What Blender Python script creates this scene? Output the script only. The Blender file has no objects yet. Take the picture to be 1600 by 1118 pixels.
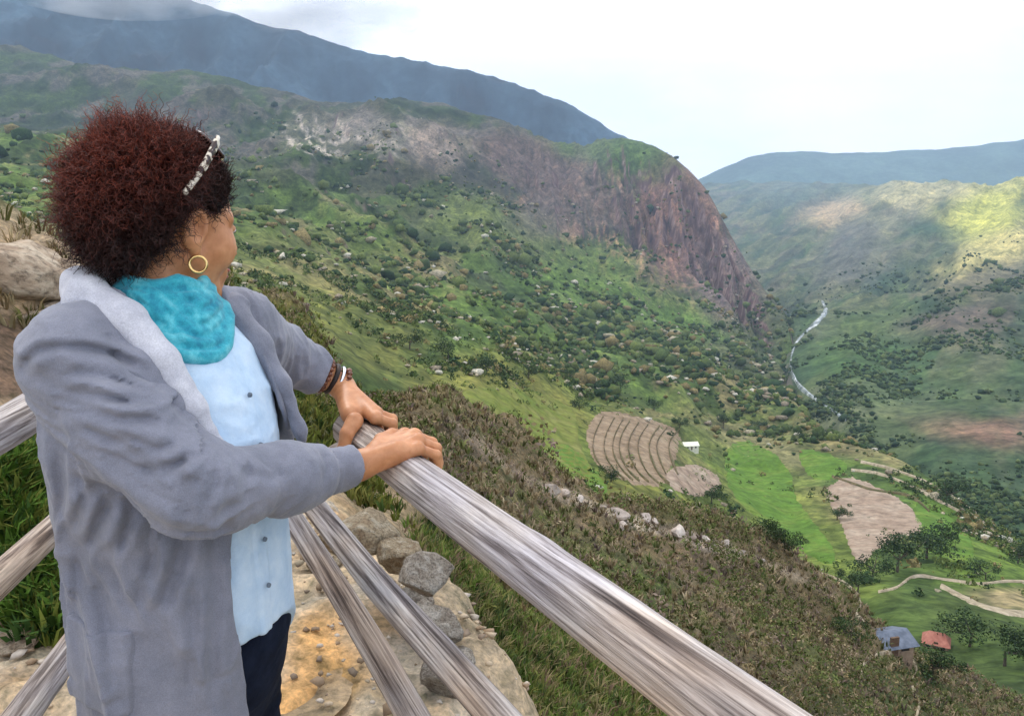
import bpy, bmesh, math, random
import numpy as np
from mathutils import Vector, Matrix, Quaternion

SC = bpy.context.scene
random.seed(7)
RNG = np.random.default_rng(7)

# ------------------------------------------------------------ camera, sky, sun, exposure
FPX = 1331.0
PITCH = math.radians(11)
CC, SS = math.cos(PITCH), math.sin(PITCH)
EYE = 1.5
cam_data = bpy.data.cameras.new("camera")
cam_data.sensor_width = 36
cam_data.lens = FPX / 1600 * 36
cam_data.clip_start = 0.05
cam_data.clip_end = 60000
camera = bpy.data.objects.new("camera", cam_data)
SC.collection.objects.link(camera)
camera.location = (0, 0, EYE)
camera.rotation_euler = (math.radians(90) - PITCH, 0, 0)
SC.camera = camera

SUN_EL, SUN_AZ = math.radians(52), math.radians(-35)      # azimuth from +Y towards +X
world = bpy.data.worlds.new("World")
SC.world = world
world.use_nodes = True
wt = world.node_tree
wt.nodes.clear()
def wn(t, **k):
    n = wt.nodes.new(t)
    for a, b in k.items():
        setattr(n, a, b)
    return n
sky = wn("ShaderNodeTexSky", sky_type='NISHITA', sun_disc=False, sun_elevation=SUN_EL, sun_rotation=SUN_AZ)
sky.altitude = 1500
bg1 = wn("ShaderNodeBackground"); bg1.inputs[1].default_value = 0.11
wt.links.new(sky.outputs[0], bg1.inputs[0])
tc = wn("ShaderNodeTexCoord")
mp = wn("ShaderNodeMapping"); mp.inputs[3].default_value = (1.0, 1.0, 2.6)
wt.links.new(tc.outputs["Generated"], mp.inputs[0])
ns = wn("ShaderNodeTexNoise"); ns.inputs["Scale"].default_value = 2.3; ns.inputs["Detail"].default_value = 7; ns.inputs["Roughness"].default_value = 0.55
wt.links.new(mp.outputs[0], ns.inputs[0])
cr = wn("ShaderNodeValToRGB")
cr.color_ramp.elements[0].position = 0.30; cr.color_ramp.elements[0].color = (0.92, 0.92, 0.92, 1)
cr.color_ramp.elements[1].position = 0.52; cr.color_ramp.elements[1].color = (1, 1, 1, 1)
wt.links.new(ns.outputs[0], cr.inputs[0])
cr2 = wn("ShaderNodeValToRGB")
cr2.color_ramp.elements[0].position = 0.40; cr2.color_ramp.elements[0].color = (0.84, 0.89, 1.0, 1)
cr2.color_ramp.elements[1].position = 0.60; cr2.color_ramp.elements[1].color = (1.0, 0.97, 0.94, 1)
wt.links.new(ns.outputs[0], cr2.inputs[0])
bg2 = wn("ShaderNodeBackground"); bg2.inputs[1].default_value = 1.72
wt.links.new(cr2.outputs[0], bg2.inputs[0])
mx = wn("ShaderNodeMixShader")
wt.links.new(cr.outputs[0], mx.inputs[0]); wt.links.new(bg1.outputs[0], mx.inputs[1]); wt.links.new(bg2.outputs[0], mx.inputs[2])
wo = wn("ShaderNodeOutputWorld")
wt.links.new(mx.outputs[0], wo.inputs[0])

sun_data = bpy.data.lights.new("sun", 'SUN')
sun_data.energy = 1.5
sun_data.angle = math.radians(12)
sun_data.color = (1.0, 0.96, 0.9)
sun = bpy.data.objects.new("sun", sun_data)
SC.collection.objects.link(sun)
sd = Vector((math.sin(SUN_AZ) * math.cos(SUN_EL), math.cos(SUN_AZ) * math.cos(SUN_EL), math.sin(SUN_EL)))
sun.rotation_euler = sd.to_track_quat('Z', 'Y').to_euler()

SC.view_settings.view_transform = 'Standard'
SC.view_settings.look = 'None'
SC.view_settings.exposure = 0.02
SC.view_settings.gamma = 1
SC.view_settings.use_curve_mapping = False
SC.render.engine = 'CYCLES'
SC.cycles.use_denoising = True
SC.cycles.max_bounces = 5
SC.cycles.diffuse_bounces = 3
SC.cycles.transparent_max_bounces = 8
SC.cycles.volume_bounces = 1

# ------------------------------------------------------------ helpers
def unproj(px, py, D):
    """points of the place seen at a picture position, at axis distance D (arrays allowed)"""
    px, py, D = np.broadcast_arrays(np.asarray(px, float), np.asarray(py, float), np.asarray(D, float))
    x = (px - 800) / FPX * D
    v = (py - 559) / FPX * D
    return np.stack([x, D * CC - v * SS, EYE - D * SS - v * CC], -1)

def proj(p):
    p = np.asarray(p, float)
    dz = p[..., 2] - EYE
    D = p[..., 1] * CC - dz * SS
    up = p[..., 1] * SS + dz * CC
    return 800 + FPX * p[..., 0] / D, 559 - FPX * up / D, D

def V(px, py, D):
    return unproj(px, py, D).astype(float)

def tag(o, label=None, cat=None, group=None, kind=None):
    if label: o['label'] = label
    if cat: o['category'] = cat
    if group: o['group'] = group
    if kind: o['kind'] = kind
    return o

def empty(name, loc=(0, 0, 0), rz=0.0):
    o = bpy.data.objects.new(name, None)
    o.empty_display_size = 0.1
    SC.collection.objects.link(o)
    o.location = loc
    o.rotation_euler = (0, 0, rz)
    return o

def link_mesh(name, me, mat=None, parent=None, smooth=True):
    o = bpy.data.objects.new(name, me)
    SC.collection.objects.link(o)
    if mat is not None:
        me.materials.append(mat)
    if smooth:
        me.polygons.foreach_set("use_smooth", [True] * len(me.polygons))
    if parent is not None:
        o.parent = parent
    return o

def mesh_np(name, verts, faces, mat=None, parent=None, smooth=True, origin=None, color=None):
    """verts Nx3, faces Mx3 or Mx4 arrays, given in the parent's space"""
    verts = np.ascontiguousarray(verts, dtype=np.float64)
    faces = np.ascontiguousarray(faces, dtype=np.int32)
    if origin is not None:
        verts = verts - np.asarray(origin, float)
    me = bpy.data.meshes.new(name)
    k = faces.shape[1]
    me.vertices.add(len(verts)); me.vertices.foreach_set("co", verts.ravel())
    me.loops.add(faces.size); me.loops.foreach_set("vertex_index", faces.ravel())
    me.polygons.add(len(faces))
    me.polygons.foreach_set("loop_start", np.arange(0, faces.size, k, dtype=np.int32))
    me.polygons.foreach_set("loop_total", np.full(len(faces), k, dtype=np.int32))
    me.update(calc_edges=True)
    if color is not None:
        a = me.color_attributes.new("cover", 'FLOAT_COLOR', 'POINT')
        c4 = np.ones((len(verts), 4)); c4[:, :color.shape[1]] = color
        a.data.foreach_set("color", c4.ravel())
    o = link_mesh(name, me, mat, parent, smooth)
    if origin is not None:
        o.location = origin
    return o

# value noise -------------------------------------------------
def _hash(ix, iy, iz, seed):
    h = (ix.astype(np.int64) * 374761393 + iy.astype(np.int64) * 668265263 + iz.astype(np.int64) * 2147483647 + seed * 974634777) & 0xFFFFFFFF
    h = ((h ^ (h >> 13)) * 1274126177) & 0xFFFFFFFF
    h = ((h ^ (h >> 16)) * 2246822519) & 0xFFFFFFFF
    return ((h ^ (h >> 15)) & 0xFFFFFF) / float(0xFFFFFF)

def vnoise(x, y, z=0.0, seed=0):
    x, y, z = np.broadcast_arrays(np.asarray(x, float), np.asarray(y, float), np.asarray(z, float))
    ix, iy, iz = np.floor(x), np.floor(y), np.floor(z)
    fx, fy, fz = x - ix, y - iy, z - iz
    fx = fx * fx * (3 - 2 * fx); fy = fy * fy * (3 - 2 * fy); fz = fz * fz * (3 - 2 * fz)
    r = 0
    for dx in (0, 1):
        wx = fx if dx else 1 - fx
        for dy in (0, 1):
            wy = fy if dy else 1 - fy
            for dz in (0, 1):
                wz = fz if dz else 1 - fz
                r = r + wx * wy * wz * _hash(ix + dx, iy + dy, iz + dz, seed)
    return r * 2 - 1

def fbm(x, y, z=0.0, oct=5, seed=0, rough=0.5):
    r, a, f = 0, 1.0, 1.0
    for i in range(oct):
        r = r + a * vnoise(np.asarray(x) * f + 13.7 * i, np.asarray(y) * f - 7.1 * i, np.asarray(z) * f, seed + i)
        a *= rough; f *= 2.03
    return r

def ridged(x, y, z=0.0, oct=5, seed=0, rough=0.5):
    r, a, f = 0, 1.0, 1.0
    for i in range(oct):
        n = 1 - np.abs(vnoise(np.asarray(x) * f + 13.7 * i, np.asarray(y) * f - 7.1 * i, np.asarray(z) * f, seed + i))
        r = r + a * (n * n - 0.5)
        a *= rough; f *= 2.03
    return r

def sstep(a, b, x):
    t = np.clip((np.asarray(x, float) - a) / (b - a), 0, 1)
    return t * t * (3 - 2 * t)

# materials ---------------------------------------------------
def newmat(name):
    m = bpy.data.materials.new(name)
    m.use_nodes = True
    nt = m.node_tree
    b = nt.nodes["Principled BSDF"]
    return m, nt, b

def node(nt, t, **k):
    n = nt.nodes.new(t)
    for a, b in k.items():
        setattr(n, a, b)
    return n

def noise_node(nt, vec, scale, detail=4, rough=0.55, dist=0.0):
    n = node(nt, "ShaderNodeTexNoise")
    n.inputs["Scale"].default_value = scale
    n.inputs["Detail"].default_value = detail
    n.inputs["Roughness"].default_value = rough
    n.inputs["Distortion"].default_value = dist
    if vec is not None:
        nt.links.new(vec, n.inputs["Vector"])
    return n

def ramp(nt, fac, stops):
    r = node(nt, "ShaderNodeValToRGB")
    e = r.color_ramp.elements
    while len(e) < len(stops):
        e.new(0.5)
    for q, (p, c) in zip(e, stops):
        q.position = p
        q.color = (*c, 1) if len(c) == 3 else c
    nt.links.new(fac, r.inputs[0])
    return r

def mixc(nt, fac, a, b, mode='MIX'):
    m = node(nt, "ShaderNodeMix", data_type='RGBA', blend_type=mode)
    for sock, v in ((m.inputs[0], fac), (m.inputs[6], a), (m.inputs[7], b)):
        if hasattr(v, "links"):
            nt.links.new(v, sock)
        elif isinstance(v, (int, float)):
            sock.default_value = v
        else:
            sock.default_value = (*v, 1)
    return m.outputs[2]

def bump(nt, b, height, strength, dist):
    n = node(nt, "ShaderNodeBump")
    n.inputs["Strength"].default_value = strength
    n.inputs["Distance"].default_value = dist
    nt.links.new(height, n.inputs["Height"])
    prev = b.inputs["Normal"].links
    if prev:
        nt.links.new(prev[0].from_socket, n.inputs["Normal"])
    nt.links.new(n.outputs[0], b.inputs["Normal"])
    return n

def simple_mat(name, c1, c2, scale, rough=0.8, detail=6, bumpd=0.0, stretch=(1, 1, 1), bscale=None, lo=0.35, hi=0.65, spec=0.3):
    m, nt, b = newmat(name)
    t = node(nt, "ShaderNodeTexCoord")
    mpn = node(nt, "ShaderNodeMapping")
    mpn.inputs[3].default_value = stretch
    nt.links.new(t.outputs["Object"], mpn.inputs[0])
    n = noise_node(nt, mpn.outputs[0], scale, detail)
    r = ramp(nt, n.outputs[0], [(lo, c1), (hi, c2)])
    nt.links.new(r.outputs[0], b.inputs["Base Color"])
    b.inputs["Roughness"].default_value = rough
    b.inputs["Specular IOR Level"].default_value = spec
    if bumpd:
        n2 = noise_node(nt, mpn.outputs[0], bscale or scale * 3, 8, 0.6)
        bump(nt, b, n2.outputs[0], 1.0, bumpd)
    return m

def cover_mat(name, scales, vary=0.35, bumpd=0.0, bscale=1.0, rock=None, rock_lo=0.5, rock_hi=0.75, rough=0.95):
    """land cover: albedo from the baked 'cover' attribute, mottled by noise of several sizes (metres)"""
    m, nt, b = newmat(name)
    at = node(nt, "ShaderNodeAttribute", attribute_name="cover")
    g = node(nt, "ShaderNodeNewGeometry")
    col = at.outputs["Color"]
    pos = g.outputs["Position"]
    for i, s in enumerate(scales):
        n = noise_node(nt, pos, 1.0 / s, 5, 0.65, 0.4)
        lo = 1 - vary; hi = 1 + vary
        r = ramp(nt, n.outputs[0], [(0.33, (lo * 0.95, lo, lo * 0.95)), (0.5, (1, 1, 1)), (0.68, (hi * 1.04, hi, hi * 0.93))])
        col = mixc(nt, 1.0, col, r.outputs[0], 'MULTIPLY')
    if rock is not None:
        sep = node(nt, "ShaderNodeSeparateXYZ")
        nt.links.new(g.outputs["Normal"], sep.inputs[0])
        mpn = node(nt, "ShaderNodeMapping"); mpn.inputs[3].default_value = (1, 1, 0.22)
        nt.links.new(pos, mpn.inputs[0])
        n = noise_node(nt, mpn.outputs[0], 1.0 / rock[0], 7, 0.7)
        r = ramp(nt, n.outputs[0], [(0.3, rock[1]), (0.5, rock[2]), (0.68, rock[3])])
        n3 = noise_node(nt, pos, 1.0 / (rock[0] * 3), 4)
        ad = node(nt, "ShaderNodeMath", operation='MULTIPLY_ADD'); ad.inputs[1].default_value = 0.5; 
        nt.links.new(n3.outputs[0], ad.inputs[0]); nt.links.new(sep.outputs[2], ad.inputs[2])
        rr = node(nt, "ShaderNodeMapRange"); rr.inputs[1].default_value = rock_lo + 0.25; rr.inputs[2].default_value = rock_hi + 0.25
        rr.inputs[3].default_value = 1; rr.inputs[4].default_value = 0
        nt.links.new(ad.outputs[0], rr.inputs[0])
        col = mixc(nt, rr.outputs[0], col, r.outputs[0])
    nt.links.new(col, b.inputs["Base Color"])
    b.inputs["Roughness"].default_value = rough
    b.inputs["Specular IOR Level"].default_value = 0.1
    if bumpd:
        n = noise_node(nt, pos, bscale, 8, 0.65)
        bump(nt, b, n.outputs[0], 1.0, bumpd)
    return m

# ------------------------------------------------------------ terrain sheets
def catmull(tab, t):
    """tab: (n, m) table, t: float positions -> (len(t), m)"""
    n = len(tab)
    i = np.clip(np.floor(t).astype(int), 0, n - 2)
    f = (t - i)[:, None]
    g = lambda k: tab[np.clip(k, 0, n - 1)]
    p0, p1, p2, p3 = g(i - 1), g(i), g(i + 1), g(i + 2)
    return 0.5 * (2 * p1 + (p2 - p0) * f + (2 * p0 - 5 * p1 + 4 * p2 - p3) * f ** 2 + (3 * p1 - p0 - 3 * p2 + p3) * f ** 3)

class Sheet:
    def __init__(self, table, pxs, rows, relief):
        cols = sorted(table)
        K = len(table[cols[0]])
        Z = np.zeros((len(cols), K)); L = np.zeros((len(cols), K))
        for a, c in enumerate(cols):
            for k, (py, D) in enumerate(table[c]):
                p = unproj(c, py, D)
                Z[a, k] = p[2]; L[a, k] = math.log(D)
        tc_ = np.interp(pxs, cols, np.arange(len(cols)))
        ts = np.linspace(0, K - 1, rows)
        Zc = catmull(Z, tc_); Lc = catmull(L, tc_)
        Zg = catmull(Zc.T.copy(), ts).T; Lg = catmull(Lc.T.copy(), ts).T      # (npx, rows)
        D = np.exp(Lg)
        D = np.maximum.accumulate(D, axis=1)
        PX = np.repeat(pxs[:, None], rows, 1)
        # picture height of a point of height Z at axis distance D: z = EYE - D*SS - v*CC
        v = (EYE - D * SS - Zg) / CC
        PY = 559 + v / D * FPX
        pts = unproj(PX, PY, D)
        self.PX, self.D, self.S = PX, D, np.repeat(ts[None, :], len(pxs), 0)
        pts[..., 2] += relief(pts, D, PX, self.S)
        self.pts = pts
        self.px2, self.PY, self.D2 = proj(pts)
        # what shows of each column
        vis = np.minimum.accumulate(self.PY, axis=1)
        self.vis = self.PY <= vis + 0.5
        self.pxs = pxs

    def faces(self):
        n, m = self.PX.shape
        a = (np.arange(n - 1)[:, None] * m + np.arange(m - 1)[None, :]).ravel()
        return np.stack([a, a + m, a + m + 1, a + 1], -1)

    def depth(self, px, py):
        """axis distance of the visible surface at picture positions"""
        px = np.atleast_1d(np.asarray(px, float)); py = np.atleast_1d(np.asarray(py, float))
        out = np.zeros(len(px))
        ci = np.clip(np.interp(px, self.pxs, np.arange(len(self.pxs))), 0, len(self.pxs) - 1.001)
        for k in range(len(px)):
            i = int(ci[k]); f = ci[k] - i
            r = 0; ws = 0
            for j, w in ((i, 1 - f), (i + 1, f)):
                yy = np.minimum.accumulate(self.PY[j])
                keep = np.concatenate([[True], yy[1:] < yy[:-1] - 1e-6])
                if yy[-1] - 1 <= py[k] <= yy[0] + 1:
                    w = max(w, 1e-3)
                    r += w * np.interp(-py[k], -yy[keep], self.D2[j][keep]); ws += w
            out[k] = r / ws if ws > 0 else 1e9
        return out

    def at(self, px, py):
        d = self.depth(px, py)
        return unproj(np.atleast_1d(px), np.atleast_1d(py), d)

def blob(PX, PY, cx, cy, rx, ry, rot=0.0, soft=0.5, wob=0.25, seed=3):
    a = math.radians(rot)
    dx, dy = PX - cx, PY - cy
    u = (dx * math.cos(a) + dy * math.sin(a)) / rx
    w = (-dx * math.sin(a) + dy * math.cos(a)) / ry
    r = np.sqrt(u * u + w * w) + wob * fbm(PX / 40, PY / 40, 0, 3, seed)
    return 1 - sstep(1 - soft, 1 + soft, r)

def paint(col, w, c, strength=1.0):
    w = (w * strength)[..., None]
    return col * (1 - w) + np.array(c) * w
# ------------------------------------------------------------ land
C_GREEN = (0.060, 0.098, 0.026)
C_BRIGHT = (0.105, 0.195, 0.022)
C_OLIVE = (0.150, 0.150, 0.040)
C_DARK = (0.020, 0.042, 0.018)
C_BROWN = (0.105, 0.078, 0.050)
C_TAN = (0.300, 0.225, 0.150)
C_YELLOW = (0.52, 0.50, 0.10)
C_ROCK = (0.19, 0.17, 0.17)

def y2z(py, D):
    return float(unproj(0, py, D)[2])
def zrow(D, z):
    """a (py, D) pair for a height z at distance D"""
    return (559 + (EYE - D * SS - z) / CC / D * FPX, D)

# -- valley with the terraces, and the left mountain with its cliff
VAL = {
 -900: [(700,60),(600,100),(500,180),(420,300),(350,500),(280,800),(200,1200),(100,1700),(20,2300),(100,3000)],
 0:    [(660,70),(560,120),(460,210),(380,360),(310,600),(245,950),(190,1450),(130,2050),(62,2600),(130,3200)],
 300:  [(650,90),(550,160),(460,280),(390,430),(340,650),(290,1000),(230,1450),(180,1900),(118,2500),(180,3100)],
 450:  [(640,100),(560,170),(480,300),(420,480),(365,700),(310,1050),(240,1500),(185,1950),(135,2500),(190,3100)],
 600:  [(740,110),(650,180),(560,320),(480,500),(415,750),(350,1100),(270,1550),(205,1950),(150,2450),(210,3100)],
 750:  [(840,120),(720,200),(610,340),(530,540),(460,850),(395,1200),(300,1600),(235,1950),(178,2400),(230,3000)],
 900:  [(880,150),(780,230),(690,360),(610,560),(530,850),(470,1200),(400,1600),(300,1950),(228,2350),(280,3000)],
 980:  [(900,160),(800,250),(710,375),(630,580),(550,870),(485,1250),(430,1650),(330,1950),(216,2200),(280,2900)],
 1050: [(930,170),(830,260),(730,390),(650,600),(565,900),(500,1300),(452,1680),(350,1900),(244,2120),(310,2800)],
 1100: [(950,180),(850,280),(750,420),(665,630),(590,900),(525,1250),(470,1600),(395,1850),(292,2050),(380,2700)],
 1145: [(970,190),(870,290),(775,430),(690,640),(615,880),(560,1180),(510,1450),(455,1720),(372,1920),(440,2700)],
 1190: [(1050,165),(890,300),(795,430),(712,590),(655,760),(600,980),(560,1220),(515,1500),(445,1760),(480,2500)],
 1235: [(1080,160),(900,300),(810,420),(735,540),(680,660),(625,860),(588,1080),(548,1300),(515,1540),(540,2000)],
 1270: [(1103,150),(910,290),(830,380),(765,480),(705,590),(660,700),(700,800),(760,880),(840,930),(900,980)],
 1330: [(1130,150),(925,260),(855,335),(795,420),(735,520),(693,620),(730,700),(800,760),(900,800),(1000,850)],
 1400: [(1150,130),(945,230),(885,295),(825,375),(770,460),(720,560),(760,640),(850,700),(950,740),(1050,780)],
 1500: [(1190,115),(975,210),(915,265),(865,325),(822,400),(785,480),(830,540),(900,580),(1000,620),(1100,650)],
 1600: [(1230,100),(1005,190),(955,235),(912,285),(882,340),(858,400),(900,450),(980,480),(1050,500),(1150,530)],
 2400: [(1290,100),(1050,185),(1010,225),(970,270),(940,320),(910,380),(960,430),(1040,460),(1110,480),(1200,510)],
}
def relief_valley(p, D, PX, S):
    x, y = p[..., 0], p[..., 1]
    far = sstep(500, 1300, D)
    mid = sstep(250, 700, D) * (1 - sstep(1180, 1300, PX) * 0.75)
    left = 1 - sstep(500, 900, PX)
    near = 1 - sstep(200, 420, D)
    z = far * (0.55 + 0.45 * left) * 80 * (ridged(x / 520, y / 900, 0, 6, 11, 0.55) - 0.25)
    z += mid * 13 * fbm(x / 130, y / 170, 0, 6, 21, 0.6)
    z += near * 1.6 * fbm(x / 34, y / 34, 0, 4, 31)
    # stepped terraces on the lower slopes
    tl = sstep(230, 300, D) * (1 - sstep(600, 900, D))
    zz = p[..., 2] + 3.0 * fbm(x / 60, y / 60, 0, 3, 41)
    step = 4.2
    fr = zz / step - np.floor(zz / step)
    z += tl * 1.5 * (sstep(0.55, 0.95, fr) - fr)
    # gullies of the cliff face
    cliff = (0.45 * sstep(760, 830, PX) + 0.55 * sstep(960, 1010, PX)) * (1 - sstep(1165, 1210, PX)) * sstep(6.2, 6.9, S) * (1 - sstep(8.3, 8.9, S))
    z += cliff * 58 * (ridged(x / 38, y / 300, 0, 5, 51, 0.6) - 0.2)
    # keep the skyline where it is
    return z * (1 - (0.55 + 0.4 * sstep(940, 985, PX)) * sstep(7.2, 8.0, S))

vpx = np.concatenate([np.arange(-900, -60, 30), np.arange(-60, 1660, 2.7), np.arange(1665, 2400, 30)])
SV = Sheet(VAL, vpx, 420, relief_valley)

def cover_valley(S):
    PX, PY, D = S.px2, S.PY, S.D2
    x, y = S.pts[..., 0], S.pts[..., 1]
    col = np.ones(PX.shape + (3,)) * np.array(C_GREEN)
    n1 = fbm(x / 90, y / 120, 0, 5, 61)[..., None]
    col = col * (1 + 0.35 * n1)
    far = sstep(700, 1700, D)
    col = paint(col, far * sstep(-0.2, 0.5, fbm(x / 160, y / 240, 0, 5, 65)), (0.050, 0.070, 0.040), 0.8)
    col = paint(col, far * sstep(0.1, 0.5, fbm(x / 110, y / 300, 0, 5, 66)), (0.13, 0.11, 0.095), 0.6)
    left = (1 - sstep(700, 1000, PX)) * sstep(900, 1500, D)
    col = paint(col, left * sstep(0.15, 0.5, fbm(x / 70, y / 200, p_z(S) / 80, 5, 67)), (0.20, 0.175, 0.16), 0.7)
    # streaked bare rock: cliff and the pale scars left of it
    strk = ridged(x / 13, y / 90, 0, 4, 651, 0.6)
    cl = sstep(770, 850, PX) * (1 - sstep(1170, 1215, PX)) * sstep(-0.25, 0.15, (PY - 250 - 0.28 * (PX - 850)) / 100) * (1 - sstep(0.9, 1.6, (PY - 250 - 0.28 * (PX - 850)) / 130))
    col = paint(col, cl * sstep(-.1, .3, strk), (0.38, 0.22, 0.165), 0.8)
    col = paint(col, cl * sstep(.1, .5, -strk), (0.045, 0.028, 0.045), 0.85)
    sc_ = blob(PX, PY, 575, 215, 70, 34, 12, .6, .5) + blob(PX, PY, 690, 225, 42, 34, 0, .6, .5) + blob(PX, PY, 480, 205, 60, 25, 5, .6, .5)
    col = paint(col, np.clip(sc_, 0, 1) * sstep(.0, .35, ridged(x / 40 + y / 80, y / 40, 0, 5, 661, .6)), (0.52, 0.45, 0.40), 0.8)
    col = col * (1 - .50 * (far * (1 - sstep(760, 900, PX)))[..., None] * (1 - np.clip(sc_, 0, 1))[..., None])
    # olive and bright green lower slope
    w = sstep(300, 420, D) * (1 - sstep(900, 1500, D))
    col = paint(col, w * sstep(0.1, 0.5, fbm(x / 45, y / 70, 0, 5, 68)), (0.22, 0.185, 0.09), 0.75)
    col = paint(col, w * sstep(0.0, 0.4, fbm(x / 60, y / 60, 5, 5, 69)), (0.105, 0.165, 0.035), 0.7)
    for (cx, cy, rx, ry, rot, c, k) in (
        (520, 505, 150, 45, 18, C_OLIVE, 0.7), (640, 560, 130, 60, 20, C_DARK, 0.45),
        (800, 640, 170, 75, 18, C_OLIVE, 0.95), (850, 710, 120, 55, 30, (0.10, 0.165, 0.03), 0.8),
        (840, 400, 60, 70, 50, C_DARK, 0.55), (930, 430, 90, 45, 10, (0.10, 0.15, 0.035), 0.8),
        (980, 480, 170, 40, 14, (0.085, 0.15, 0.03), 0.75), (760, 350, 110, 40, 15, (0.13, 0.165, 0.05), 0.7),
        (610, 210, 110, 30, 12, (0.22, 0.19, 0.17), 0.6), (690, 225, 50, 40, 0, (0.27, 0.2, 0.17), 0.5),
        (830, 250, 90, 35, 25, (0.13, 0.085, 0.075), 0.75), (900, 300, 110, 45, 18, (0.12, 0.09, 0.085), 0.75),
        (860, 340, 60, 30, 10, (0.12, 0.10, 0.095), 0.6), (1060, 350, 60, 90, 10, (0.20, 0.11, 0.095), 0.8),
        (1150, 440, 70, 60, 40, (0.17, 0.125, 0.13), 0.8), (960, 235, 60, 25, 5, (0.07, 0.12, 0.04), 0.7),
        (1190, 500, 40, 80, 0, (0.09, 0.10, 0.06), 0.6), (470, 400, 160, 40, 6, (0.15, 0.15, 0.06), 0.5),
        (1000, 800, 190, 60, 22, C_OLIVE, 0.8), (1230, 820, 170, 70, 35, (0.12, 0.155, 0.035), 0.8),
        (1150, 690, 140, 45, 18, (0.13, 0.15, 0.05), 0.7), (1200, 700, 90, 22, 20, (0.22, 0.19, 0.11), 0.6),
        (1330, 690, 90, 25, 20, (0.28, 0.22, 0.12), 0.6), (1520, 850, 90, 70, 30, (0.10, 0.16, 0.03), 0.8),
        (1480, 800, 50, 35, 30, (0.09, 0.16, 0.025), 0.7), (1560, 960, 160, 40, 5, (0.07, 0.10, 0.03), 0.7),
        (1580, 935, 60, 16, 8, (0.30, 0.24, 0.14), 0.8), (1450, 1060, 220, 60, 10, (0.05, 0.075, 0.025), 0.8),
    ):
        col = paint(col, blob(PX, PY, cx, cy, rx, ry, rot), c, k)
    return np.clip(col, 0.012, 0.7)
def p_z(S):
    return S.pts[..., 2]

M_VAL = cover_mat("hillside cover", (38, 11, 4.0), 0.42, 0.0, 0.2, rock=(24, (0.045, 0.028, 0.038), (0.145, 0.09, 0.088), (0.40, 0.29, 0.26)), rock_lo=0.42, rock_hi=0.62)
nt = M_VAL.node_tree
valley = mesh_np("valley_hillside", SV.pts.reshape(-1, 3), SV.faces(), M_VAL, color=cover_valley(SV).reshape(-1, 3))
tag(valley, 'steep green valley side with terraces rising left to a reddish cliff', kind='structure')

# -- slopes on the far side of the river
OPP = {
 1050: [(640,1700),(560,1900),(505,2200),(460,2700),(420,3300),(375,4200),(335,5300),(292,6800),(310,7800)],
 1150: [(640,1600),(560,1800),(500,2100),(455,2600),(415,3200),(372,4100),(332,5200),(285,6800),(300,7800)],
 1200: [(650,1250),(575,1500),(515,1850),(465,2300),(420,2900),(375,3700),(335,4800),(285,6500),(300,7600)],
 1240: [(665,960),(590,1130),(520,1480),(470,1900),(425,2500),(375,3400),(330,4600),(283,6200),(300,7200)],
 1290: [(700,830),(620,960),(540,1220),(475,1650),(430,2200),(375,3200),(330,4300),(283,5800),(300,6800)],
 1340: [(730,750),(650,860),(560,1080),(490,1450),(425,2050),(365,2950),(318,4000),(285,5200),(300,6200)],
 1400: [(770,670),(690,780),(590,1000),(500,1400),(425,2000),(352,2900),(305,3800),(284,4700),(300,5600)],
 1500: [(860,510),(765,610),(645,810),(520,1150),(425,1700),(345,2500),(298,3300),(282,4000),(300,5000)],
 1600: [(950,430),(835,520),(690,720),(560,1000),(440,1500),(350,2200),(300,2900),(284,3400),(310,4400)],
 2400: [(1000,430),(880,520),(720,720),(580,1000),(450,1500),(350,2200),(280,2900),(250,3400),(290,4400)],
}
def relief_opp(p, D, PX, S):
    x, y = p[..., 0], p[..., 1]
    k = sstep(700, 2200, D)
    up = sstep(1.0, 2.5, S)
    z = up * (6 + 58 * k) * (ridged((x * 0.75 - y * 0.5) / 330, (y * 0.8 + x * 0.5) / 1000, 0, 6, 111, 0.55) - 0.3)
    z += up * 7 * fbm(x / 120, y / 150, 0, 5, 121, 0.6)
    return z * (1 - 0.5 * sstep(6.3, 7, S))
opx = np.concatenate([np.arange(1050, 1660, 3.0), np.arange(1670, 2400, 30)])
SO = Sheet(OPP, opx, 300, relief_opp)
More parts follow.
